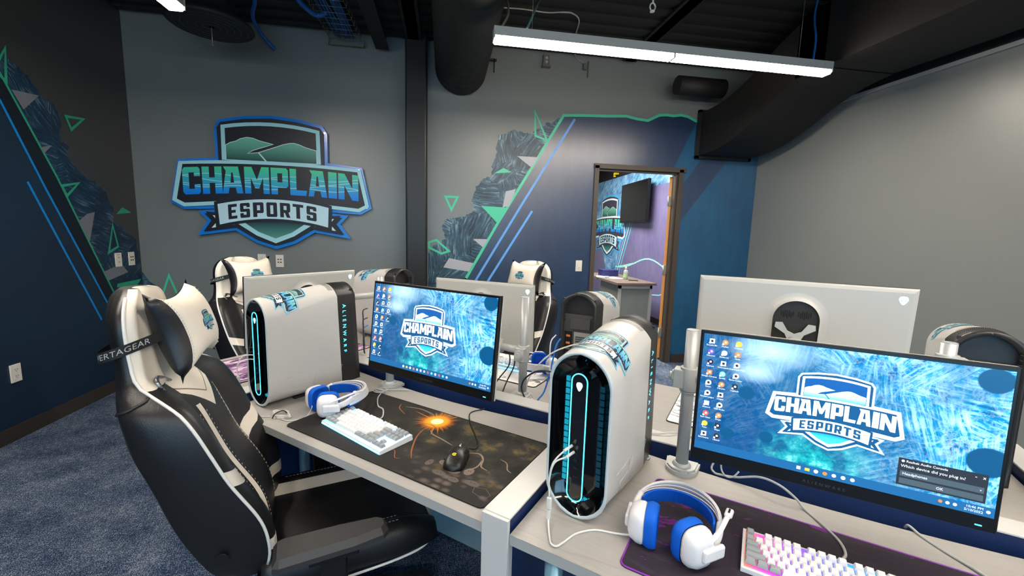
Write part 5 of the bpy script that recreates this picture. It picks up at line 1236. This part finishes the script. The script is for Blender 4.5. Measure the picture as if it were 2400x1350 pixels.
    for s in (-1, 1):
        b = MB(); b.tube([(s * .262, -.2, .40), (s * .262, 0, .398), (s * .258, .15, .402), (s * .246, .235, .412), (s * .20, .283, .425), (s * .1, .290, .43), (0, .290, .43)], .0042, n=8, sub=5); b.build('piping', PIPE, t)
        for x_, z_ in ((.182, .5055), (.216, .5125)):
            b = MB()
            for k in range(28): b.box((s * x_, -.19 + k * .0125, z_), (.001, .007, .001))
            b.build('stitching', STITCH, t)
        # armrest
        b = MB(); x = s * .372; poly = [(-.040, -.155), (.045, -.155), (.053, -.14), (.048, .05), (.036, .125), (.018, .142), (-.016, .142), (-.036, .12), (-.046, .02), (-.050, -.13)]
        poly = [(x + s * p[0], -.055 + p[1]) for p in poly]; q = inset(poly, .011)
        rr = [[Vector((a, c, .596)) for a, c in q], [Vector((a, c, .603)) for a, c in poly], [Vector((a, c, .618)) for a, c in poly], [Vector((a, c, .636)) for a, c in q]]
        b.loft(rr, True, True, smooth=False); b.build('arm_pad', ARMPAD, t)
        b = MB(); b.box((x, -.06, .585), (.055, .13, .022)); b.rbox((x - s * .005, -.06, .48), (.032, .07, .2), .01); b.box((x - s * .09, -.06, .375), (.22, .06, .02)); b.build('arm_post', PLB, t, bevel=.003)
    b = MB(); b.box((0, -.02, .355), (.26, .26, .035)); b.box((0, -.25, .42), (.52, .03, .05)); b.cyl((0, 0, .14), (0, 0, .34), .028, n=20); b.cyl((0, 0, .10), (0, 0, .2), .034, n=20); b.build('gas_lift', PLB, t)
    for k in range(5):
        a = 2 * pi * k / 5 + .3; c_, s_ = math.cos(a), math.sin(a)
        b = MB(); b.loft([[Vector((c_ * r - s_ * w_, s_ * r + c_ * w_, z_)) for w_, z_ in ((-hw, z0), (hw, z0), (hw * .8, z1), (-hw * .8, z1))] for r, hw, z0, z1 in ((.02, .032, .09, .14), (.18, .026, .075, .115), (.32, .02, .062, .088))], True, True, smooth=False)
        lg = b.build('base_leg', PLB, t, bevel=.003)
        b = MB(); cx_, cy_ = c_ * .315, s_ * .315
        for o_ in (-.015, .015): b.cyl((cx_ - s_ * (o_ - .008), cy_ + c_ * (o_ - .008), .028), (cx_ - s_ * (o_ + .008), cy_ + c_ * (o_ + .008), .028), .028, n=18)
        b.cyl((cx_, cy_, .028), (cx_, cy_, .065), .008); b.build('caster', PLB, lg)
    return t
CY = math.atan2(-.54, .842)
G0 = gaming_chair('large black and white gaming chair in the left foreground', D(-1.241, .943), DROT + CY)
c = dup(G0); c['label'] = 'gaming chair behind the far left monitor beneath the logo sign'; c.location = D(-2.47, 1.63); c.rotation_euler = (0, 0, DROT + math.atan2(-.97, .25)); c.scale = (1, 1, .98)
c = dup(G0); c['label'] = 'gaming chair in front of the navy mural with its pillow above a white monitor'; c.location = D(-1.60, 2.36); c.rotation_euler = (0, 0, DROT + math.atan2(.2, -.98)); c.scale = (1, 1, .98)

# ================================================================ keyboards
KW = mat('key_white', (225, 226, 228), .42); KG = mat('key_grey', (150, 156, 160), .42); KB = mat('keyboard_white', (222, 224, 226), .35)
KLAY = [[(0, 1, 1), (2, 1, 0), (3, 1, 0), (4, 1, 0), (5, 1, 0), (6.5, 1, 0), (7.5, 1, 0), (8.5, 1, 0), (9.5, 1, 0), (11, 1, 0), (12, 1, 0), (13, 1, 0), (14, 1, 0), (15.25, 1, 1), (16.25, 1, 1), (17.25, 1, 1)],
        [(k, 1, 1 if k == 0 else 0) for k in range(13)] + [(13, 2, 1), (15.25, 1, 1), (16.25, 1, 1), (17.25, 1, 1)],
        [(0, 1.5, 1)] + [(1.5 + k, 1, 0) for k in range(12)] + [(13.5, 1.5, 1), (15.25, 1, 1), (16.25, 1, 1), (17.25, 1, 1)],
        [(0, 1.75, 1)] + [(1.75 + k, 1, 0) for k in range(11)] + [(12.75, 2.25, 1)],
        [(0, 2.25, 1)] + [(2.25 + k, 1, 0) for k in range(10)] + [(12.25, 2.75, 1), (16.25, 1, 1)],
        [(0, 1.25, 1), (1.25, 1.25, 1), (2.5, 1.25, 1), (3.75, 6.25, 0), (10, 1.25, 1), (11.25, 1.25, 1), (12.5, 1.25, 1), (13.75, 1.25, 1), (15.25, 1, 1), (16.25, 1, 1), (17.25, 1, 1)]]
U = .01925
kmesh = {}
def keycap(w_, m_, r_):
    k = (w_, m_)
    if k not in kmesh:
        b = MB(); ww = w_ * U - .0016; dd = U - .0016; n = []
        for sx, sy, z in ((ww / 2, dd / 2, 0), (ww / 2 - .0006, dd / 2 - .0005, .003), (ww / 2 - .0024, dd / 2 - .0022, .0084), (ww / 2 - .0032, dd / 2 - .003, .0090)):
            n.append([Vector((a * sx, c * sy + (.0006 if z > .004 else 0), z)) for a, c in ((-1, -1), (1, -1), (1, 1), (-1, 1))])
        b.loft(n, True, True, smooth=False); o = b.build('keycap', [KG if m_ else KW]); kmesh[k] = o.data; bpy.data.objects.remove(o)
    return kmesh[k]
def keyboard(label, x, y, rz, glow, full=True, z=ZD + .0042):
    t = thing('keyboard', label, 'keyboard', D(x, y, z), DROT + R(rz), 'white mechanical keyboards'); W = 18.25 * U + .012; dp = 6.4 * U + .014
    b = MB(); b.prism([(-dp / 2, .0), (dp / 2, .0), (dp / 2, .020), (-dp / 2, .012)], -W / 2, W / 2, plane='yz'); b.build('case', KB, t, bevel=.0015)
    b = MB(); 
    def top(yy): return .012 + (.020 - .012) * (yy + dp / 2) / dp
    gm = NT('glow_' + glow, .4) if 'glow_' + glow not in MATS else None
    if gm:
        s_ = gm.n('SeparateXYZ', {0: gm.n('TexCoord').outputs['Object']}).outputs
        f = gm.math('ADD', gm.math('MULTIPLY', s_[0], 1 / W), .5)
        st = [(0, rgb(120, 205, 255)), (1, rgb(200, 235, 255))] if glow == 'blue' else [(0, rgb(255, 130, 40)), (.12, rgb(240, 80, 200)), (.3, rgb(150, 80, 240)), (.5, rgb(80, 130, 250)), (.7, rgb(40, 190, 250)), (1, rgb(40, 230, 200))]
        c = gm.ramp(f, st); gm.link(c, 'Base Color'); gm.link(c, 'Emission Color'); gm.b.inputs['Emission Strength'].default_value = 1.7 if glow == 'blue' else .8
    GM = MATS['glow_' + glow]
    b.add([(-W / 2 + .006, -dp / 2 + .006, top(-dp / 2 + .006) + .0004), (W / 2 - .006, -dp / 2 + .006, top(-dp / 2 + .006) + .0004), (W / 2 - .006, dp / 2 - .006, top(dp / 2 - .006) + .0004), (-W / 2 + .006, dp / 2 - .006, top(dp / 2 - .006) + .0004)], [(0, 1, 2, 3)]); b.build('backlight_plate', GM, t)
    if glow == 'blue':
        b = MB(); b.box((0, -dp / 2 - .0012, .0045), (W - .004, .002, .005)); b.box((0, dp / 2 + .0012, .0045), (W - .004, .002, .005)); b.build('edge_light', mat('edge_light_blue', (150, 225, 255), .4, emit=3.5, ecol=(120, 210, 255)), t)
    ang = math.atan2(.008, dp)
    for ri, row in enumerate(KLAY):
        ry = dp / 2 - .011 - U * (ri + .5) - (.0 if ri == 0 else .004) + .004
        for kx, w_, m_ in row:
            o = bpy.data.objects.new('keycap', keycap(w_, m_, ri)); COL.objects.link(o); o.parent = t
            xx = -W / 2 + .006 + U * (kx + w_ / 2); o.location = (xx, ry, top(ry) + .0035); o.rotation_euler = (ang + (.10, .05, 0, -.03, -.06, -.06)[ri], 0, 0)
    for s in (-1, 1): b = MB(); b.box((s * (W / 2 - .03), dp / 2 - .02, -.0015), (.03, .012, .003)); b.build('foot', FOOTB, t)
    return t
keyboard('white keyboard with icy blue underglow on the sunburst mat', -1.199, 1.010, -6.6, 'blue')
keyboard('white keyboard with rainbow backlight on the purple edged mat', .208, 1.085, 0, 'rainbow')
keyboard('white keyboard with blue glow behind the divider under the back monitor', -1.22, 1.99, 180, 'blue')

# ================================================================ mouse
t = thing('gaming_mouse', 'black gaming mouse with a small yellow emblem on the sunburst mat', 'mouse', D(-.790, 1.032, ZD + .0042), DROT + R(20), None)
b = MB(); rings = []
for k in range(15):
    u = k / 14; y = -.062 + .124 * u; w_ = .034 * (1 - (2 * u - 1) ** 4) ** .5 * (1 - .12 * math.sin(pi * u)) + .002 + (.003 if u < .5 else 0); h = .004 + .037 * math.sin(pi * min(1, (1 - u) * .62 + .12 + .22 * (1 - u))) ** .8 * (1 if u > .03 else .5)
    if k in (0, 14): h *= .45
    rings.append([Vector((w_ * spw(math.cos(a), .75), y, max(0, h * spw(math.sin(a), .7)) if math.sin(a) >= 0 else 0)) for a in [2 * pi * j / 24 for j in range(24)]])
b.loft(rings, True, True); b.build('shell', mat('mouse_black', (20, 20, 21), .38, bump=.1, bscale=500), t)
b = MB(); b.cyl((-.003, .038, .031), (.003, .038, .031), .010, n=20); b.build('scroll_wheel', mat('chrome', (215, 220, 225), .2, metal=1), t)
b = MB(); b.tube([(0, .062, .017), (0, .045, .029), (0, .03, .035), (.001, .012, .0405)], .0012, n=6); b.tube([(-.032, .01, .018), (-.030, -.02, .022), (-.026, -.05, .018)], .0012, n=6); b.build('shell_seams', HOLE, t)
b = MB(); b.box((-.033, .012, .018), (.006, .026, .007)); b.box((-.034, -.016, .018), (.006, .024, .007)); b.build('side_buttons', PLB, t, bevel=.002)
b = MB(); b.tube([(.012 * math.cos(a) * .5, -.030 + .012 * math.sin(a) * .5, .0415) for a in [R(40 + 28 * k) for k in range(11)]] + [(.001, -.0302, .0415)], .0010, n=6); b.build('emblem_light', mat('yellow_light', (250, 220, 40), .4, emit=1.5), t)

# ================================================================ headsets
HW = mat('headset_white', (224, 224, 228), .35); HB = mat('headset_blue', (0, 92, 205), .65, spec=.3)
def headset(label, x, y, z, rz, tilt=25):
    t = thing('headset', label, 'headset', D(x, y, z), DROT + R(rz), 'white headsets with blue cushions'); t.scale = (1.1, 1.1, 1.06); Tt = Matrix.Rotation(R(tilt), 4, 'X')
    for s in (-1, 1):
        b = MB(); b.T = Matrix.Translation((s * .050, 0, .044)) @ Matrix.Rotation(R(-30) if s > 0 else R(12), 4, 'Z') @ Matrix.Rotation(R(90) * s, 4, 'Y')
        n = 28; ring = lambda k, zz, sx=1: [Vector((.043 * k * spw(math.cos(a), .62), .036 * k * spw(math.sin(a), .62) * sx, zz)) for a in [2 * pi * j / n for j in range(n)]]
        b.loft([ring(.95, 0), ring(1.0, .006), ring(.98, .016), ring(.80, .030), ring(.50, .036)], True, True); cup = b.build('ear_cup', HW, t)
        b2 = MB(); b2.T = b.T; b2.loft([ring(.55, -.006), ring(.98, -.026), ring(1.06, -.020), ring(1.08, -.010), ring(1.0, .0)], False, False); b2.loft([ring(.55, -.006), ring(.2, -.004)], False, True); b2.build('ear_cushion', HB, t)
        b3 = MB(); b3.T = b.T; b3.rbox((-.0, .016, .038), (.030, .058, .012), .006); b3.build('cup_badge', HW, cup)
        b = MB(); b.tube([(s * .083, .012, .042), (s * .090, .045, .050), (s * .088, .075, .062)], .0075, n=10, sub=5, flat=1.5); b.build('yoke', HW, t)
    def arc(rx, ry, z0, z1, k0=0, k1=pi, n=26, cy=.06): return [(rx * math.cos(k0 + (k1 - k0) * k / n), cy + ry * math.sin(k0 + (k1 - k0) * k / n), z0 + (z1 - z0) * math.sin(k0 + (k1 - k0) * k / n)) for k in range(n + 1)]
    b = MB(); P = arc(.090, .105, .052, .064); rings = []
    for i, p in enumerate(P):
        p = Vector(p); tg = (Vector(P[min(i + 1, len(P) - 1)]) - Vector(P[max(i - 1, 0)])).normalized(); up = Vector((0, -.35, 1)).normalized(); up = (up - tg * up.dot(tg)).normalized(); sd = tg.cross(up)
        rings.append([p + up * .016 * a_ + sd * .0028 * c_ for a_, c_ in ((-1, -1), (-1, 1), (1, 1), (1, -1))])
    b.loft(rings, True, True, smooth=False); b.build('headband', HW, t, bevel=.002)
    b = MB(); P = arc(.078, .078, .046, .050); rings = []
    for i, p in enumerate(P):
        p = Vector(p); tg = (Vector(P[min(i + 1, len(P) - 1)]) - Vector(P[max(i - 1, 0)])).normalized(); up = Vector((0, -.35, 1)).normalized(); up = (up - tg * up.dot(tg)).normalized(); sd = tg.cross(up)
        rings.append([p + up * .020 * a_ + sd * .002 * c_ for a_, c_ in ((-1, -1), (-1, 1), (1, 1), (1, -1))])
    b.loft(rings, True, True, smooth=False); b.build('inner_strap', HB, t)
    for k in range(3):
        b = MB(); b.tube(arc(.086, .094 - .006 * k, .068 - .003 * k, .078 - .006 * k, .15, pi - .15), .0013, n=6); b.build('tension_cord', HW, t)
    b = MB(); b.tube([(.078, -.012, .062), (.092, .02, .074), (.100, .075, .086)], lambda q: .0065 - .001 * q, n=10, sub=6, flat=.6); b.rbox((.101, .087, .088), (.016, .030, .009), .004); b.build('microphone_boom', HW, t)
    b = MB(); b.box((.101, .089, .0928), (.004, .016, .0006)); b.build('microphone_slot', HOLE, t)
    return t
headset('white and blue headset lying beside the white tower on the sunburst mat desk', -1.476, 1.030, ZD + .004, -14)
headset('white and blue headset lying on the purple edged mouse mat', -.128, .992, ZD + .0045, -6)
headset('white and blue headset on the ink splash mat behind the divider', -.96, 2.02, ZD + .004, 150)

# ================================================================ loose cables
CW = mat('cable_white', (216, 216, 212), .45); CG = mat('cable_grey', (176, 178, 176), .45); CK = mat('cable_black', (18, 18, 19), .45); CB = mat('cable_blue', (22, 110, 196), .45)
ZT = ZD + .003
def cab(pts, r, m, label, name='cable', sub=8, n=8): return cablething(name, [D(*p) for p in pts], r, m, label, sub=sub, n=n)
cab([(-.786, 1.093, ZD + .022), (-.783, 1.12, ZD + .010), (-.791, 1.151, ZT + .004), (-.82, 1.187, ZT + .004), (-.90, 1.262, ZT + .004), (-.960, 1.33, ZT), (-.975, 1.37, ZT), (-.955, 1.41, ZT), (-.95, 1.44, ZD - .02), (-.95, 1.46, ZD - .2)], .0024, CK, 'thin black mouse cable crossing the desk behind the mouse')
cab([(-1.218, 1.085, ZD + .014), (-1.24, 1.13, ZT + .003), (-1.291, 1.179, ZT + .003), (-1.33, 1.19, ZT + .003), (-1.375, 1.225, ZT + .003), (-1.411, 1.263, ZT + .002), (-1.44, 1.31, ZT), (-1.455, 1.335, ZT), (-1.42, 1.36, ZT), (-1.36, 1.40, ZT), (-1.33, 1.44, ZD - .02)], .003, CG, 'grey keyboard cable running up from the blue lit keyboard')
pts = []
for k in range(40):
    a = k * .52; pts.append((-1.452 + .030 * math.cos(a) + .001 * k * .3, 1.30 + .017 * math.sin(a) + .0004 * k, ZT + .002 + .0006 * (k % 7) + .0004 * k))
cab(pts, .0024, CG, 'loose tangle of grey cable at the foot of the left monitor pole', 'cable_tangle', sub=3, n=6)
pts = []
for k in range(64):
    a = k * .42; rr = .036 + .006 * math.sin(k * 1.7); pts.append((-1.578 + rr * 1.15 * math.cos(a), .920 + rr * .62 * math.sin(a), ZT + .001 + .00018 * k + .001 * math.sin(k * 2.1)))
cab(pts, .0019, CW, 'neat coil of white cable tied on the desk beside the tower', 'coiled_cable', sub=3, n=6)
b = MB(); b.tube([D(-1.572, .942 - .0, ZT + .002), D(-1.576, .925, ZT + .020), D(-1.580, .895, ZT + .016), D(-1.582, .885, ZT)], .0022, n=6, sub=4); tag(b.build('twist_tie', CK), 'black twist tie around the white cable coil', 'cable tie')
cab([(-1.548, .902, ZT), (-1.52, .905, ZT), (-1.495, .925, ZT), (-1.490, .96, ZT), (-1.50, .985, ZT + .004), (-1.50, 1.0, ZD + .03), (-1.52, 1.01, ZD + .03)], .0017, CW, 'thin white cable from the coil to the headset by the tower')
cab([(-1.605, .892, ZT), (-1.64, .87, ZT), (-1.68, .865, ZT), (-1.73, .870, ZT + .05), (-1.765, .865, ZD + .09), (-1.778, .865, ZD + .12)], .0017, CW, 'thin white cable from the coil up towards the tower front')
for k, dz_ in ((0, 0), (1, -.018)):
    cab([(-1.778 - .002 * k, .866, ZD + .135), (-1.785, .868, ZD + .18), (-1.78, .885, ZD + .215 + dz_), (-1.765, .905, ZD + .222 + dz_), (-1.747, .915, ZD + .222 + dz_)], .0018, CW, ('upper', 'lower')[k] + ' white audio lead plugged into the far left tower front')
t = thing('cable_splitter', 'slim white cable splitter hanging before the far left tower', 'cable splitter', D(-1.778, .866, ZD + .127)); b = MB(); b.rbox((0, 0, 0), (.011, .008, .032), .003); b.build('sleeve', CW, t)
# the pair of leads plugged in the centre tower
for k, (dx, dz_) in enumerate(((0, 0), (.006, -.016))):
    cab([(-.376 + dx, .978, ZD + .205 + dz_), (-.385 + dx, .955, ZD + .200 + dz_), (-.408 + dx * .5, .935, ZD + .168), (-.415, .930, ZD + .12), (-.412, .929, ZD + .075)], .0022, CW, ('upper', 'lower')[k] + ' white audio lead plugged into the central tower front')
    b = MB(); b.cyl(D(-.376 + dx, .978, ZD + .205 + dz_), D(-.386 + dx, .950, ZD + .200 + dz_), .0038, n=12); tag(b.build('audio_plug', CW), ('upper', 'lower')[k] + ' white plug in the central tower front', 'plug')
t = thing('cable_splitter', 'white rectangular cable splitter hanging before the central tower', 'cable splitter', D(-.412, .929, ZD + .050), DROT); b = MB(); b.rbox((0, 0, .008), (.013, .009, .034), .003); b.build('sleeve', CW, t); b = MB(); b.rbox((0, 0, -.024), (.010, .007, .026), .002); b.build('plug_end', CW, t)
cab([(-.412, .929, ZD + .014), (-.405, .915, ZT + .004), (-.385, .880, ZT), (-.372, .862, ZT + .002), (-.358, .862, ZT + .002), (-.350, .885, ZT), (-.335, .93, ZT), (-.300, .968, ZT), (-.25, .985, ZT), (-.215, .988, ZD + .012), (-.205, .992, ZD + .02)], .0026, CW, 'white headset cable looping over the front desk edge')
cab([(-.066, 1.462, ZD + .03), (-.073, 1.45, ZD + .008), (-.062, 1.432, ZT), (-.044, 1.430, ZT), (.0, 1.425, ZD + .012), (.06, 1.42, ZD + .035), (.11, 1.405, ZD + .035), (.15, 1.385, ZD + .02), (.175, 1.365, ZT), (.205, 1.32, ZT), (.235, 1.262, ZT + .003), (.243, 1.215, ZT + .003), (.232, 1.18, ZT + .006), (.225, 1.155, ZD + .016)], .0034, CG, 'thick grey keyboard cable passing under the right hand screen')
cab([(-.045, 1.455, ZD + .05), (-.045, 1.44, ZD + .02), (-.03, 1.425, ZD + .006), (-.01, 1.42, ZD + .012), (.005, 1.43, ZD + .03)], .0026, CG, 'short grey cable loop below the right hand screen')
cab([(.405, 1.452, ZD - .01), (.408, 1.436, ZT + .002), (.425, 1.405, ZT), (.46, 1.36, ZT), (.50, 1.315, ZT + .002), (.53, 1.26, ZT + .004), (.55, 1.18, ZT + .004), (.56, 1.0, ZT + .004)], .0034, CG, 'thick grey cable at the lower right running over the mat corner')
cab([(-.40, 1.45, ZD + .06), (-.36, 1.45, ZD + .03), (-.32, 1.435, ZD + .012), (-.285, 1.43, ZT), (-.262, 1.415, ZT), (-.268, 1.395, ZT), (-.30, 1.40, ZT), (-.325, 1.42, ZT + .004)], .0030, CG, 'grey cable looping on the desk behind the central tower')
cab([(-.42, 1.50, ZD + .046), (-.36, 1.49, ZD + .046), (-.27, 1.51, ZD + .046), (-.21, 1.55, ZD + .05), (-.17, 1.60, ZD + .03), (-.16, 1.66, ZT)], .0028, CW, 'white cable lying over the divider cap beside the tall monitor pole')
# cables hanging behind the back row monitor
for k, (dx, dy) in enumerate(((0, 0), (.028, .006))):
    cab([(-1.02 + dx, 1.72, ZD + .195), (-.995 + dx, 1.70, ZD + .17), (-.985 + dx, 1.68, ZD + .12), (-1.005 + dx - .02 * (1 - k), 1.65, ZD + .05), (-1.035 + dx * 2.2, 1.60, ZD + .0), (-1.04 + dx * 2.2, 1.575, ZD - .06)], .0034, CK, ('left', 'right')[k] + ' black cable dropping behind the back row white monitor')
cab([(-.60, 1.70, ZD + .29), (-.67, 1.68, ZD + .27), (-.76, 1.665, ZD + .22), (-.84, 1.655, ZD + .13), (-.872, 1.655, ZD + .05), (-.85, 1.64, ZD + .01), (-.78, 1.61, ZT), (-.70, 1.60, ZT)], .0034, CW, 'white cable sweeping from the back row tower to the monitor pole')
cab([(-.62, 1.66, ZD + .14), (-.72, 1.62, ZD + .155), (-.80, 1.62, ZD + .145), (-.86, 1.615, ZD + .10), (-.875, 1.612, ZD + .05), (-.845, 1.60, ZT), (-.83, 1.58, ZD - .05)], .0038, CK, 'black cable arching in front of the silver pole')
cab([(-.735, 1.704, ZD + .285), (-.745, 1.68, ZD + .25), (-.755, 1.655, ZD + .15), (-.775, 1.64, ZD + .05), (-.79, 1.60, ZT + .01), (-.80, 1.58, ZD - .05)], .0038, CB, 'blue network cable hanging from the back row tower')
cab([(-.755, 1.70, ZD + .30), (-.77, 1.68, ZD + .27), (-.765, 1.665, ZD + .2), (-.745, 1.64, ZD + .1), (-.735, 1.61, ZD + .06), (-.71, 1.585, ZD + .03)], .003, CW, 'white cable beside the blue network cable')
# the tangle seen between the left tower and the left screen
for k, (z0, m_, lb) in enumerate(((.26, CK, 'upper black cable between the left tower and the left screen'), (.20, CK, 'middle black cable between the left tower and the left screen'), (.15, CB, 'blue cable between the left tower and the left screen'), (.09, CK, 'lower black cable between the left tower and the left screen'))):
    cab([(-2.1, 1.80, ZD + z0 - .01), (-2.02, 1.70, ZD + z0), (-1.95, 1.64, ZD + z0 - .03), (-1.90, 1.60, ZD + max(.06, z0 - .10)), (-1.86, 1.57, ZD + max(.055, z0 - .16))], .0036, m_, lb)
cab([(2.0 - 1.28, 1.78, ZD + .30), (.76, 1.74, ZD + .22), (.80, 1.70, ZD + .15)], .004, CW, 'white cable at the right edge across the perforated tower rear')
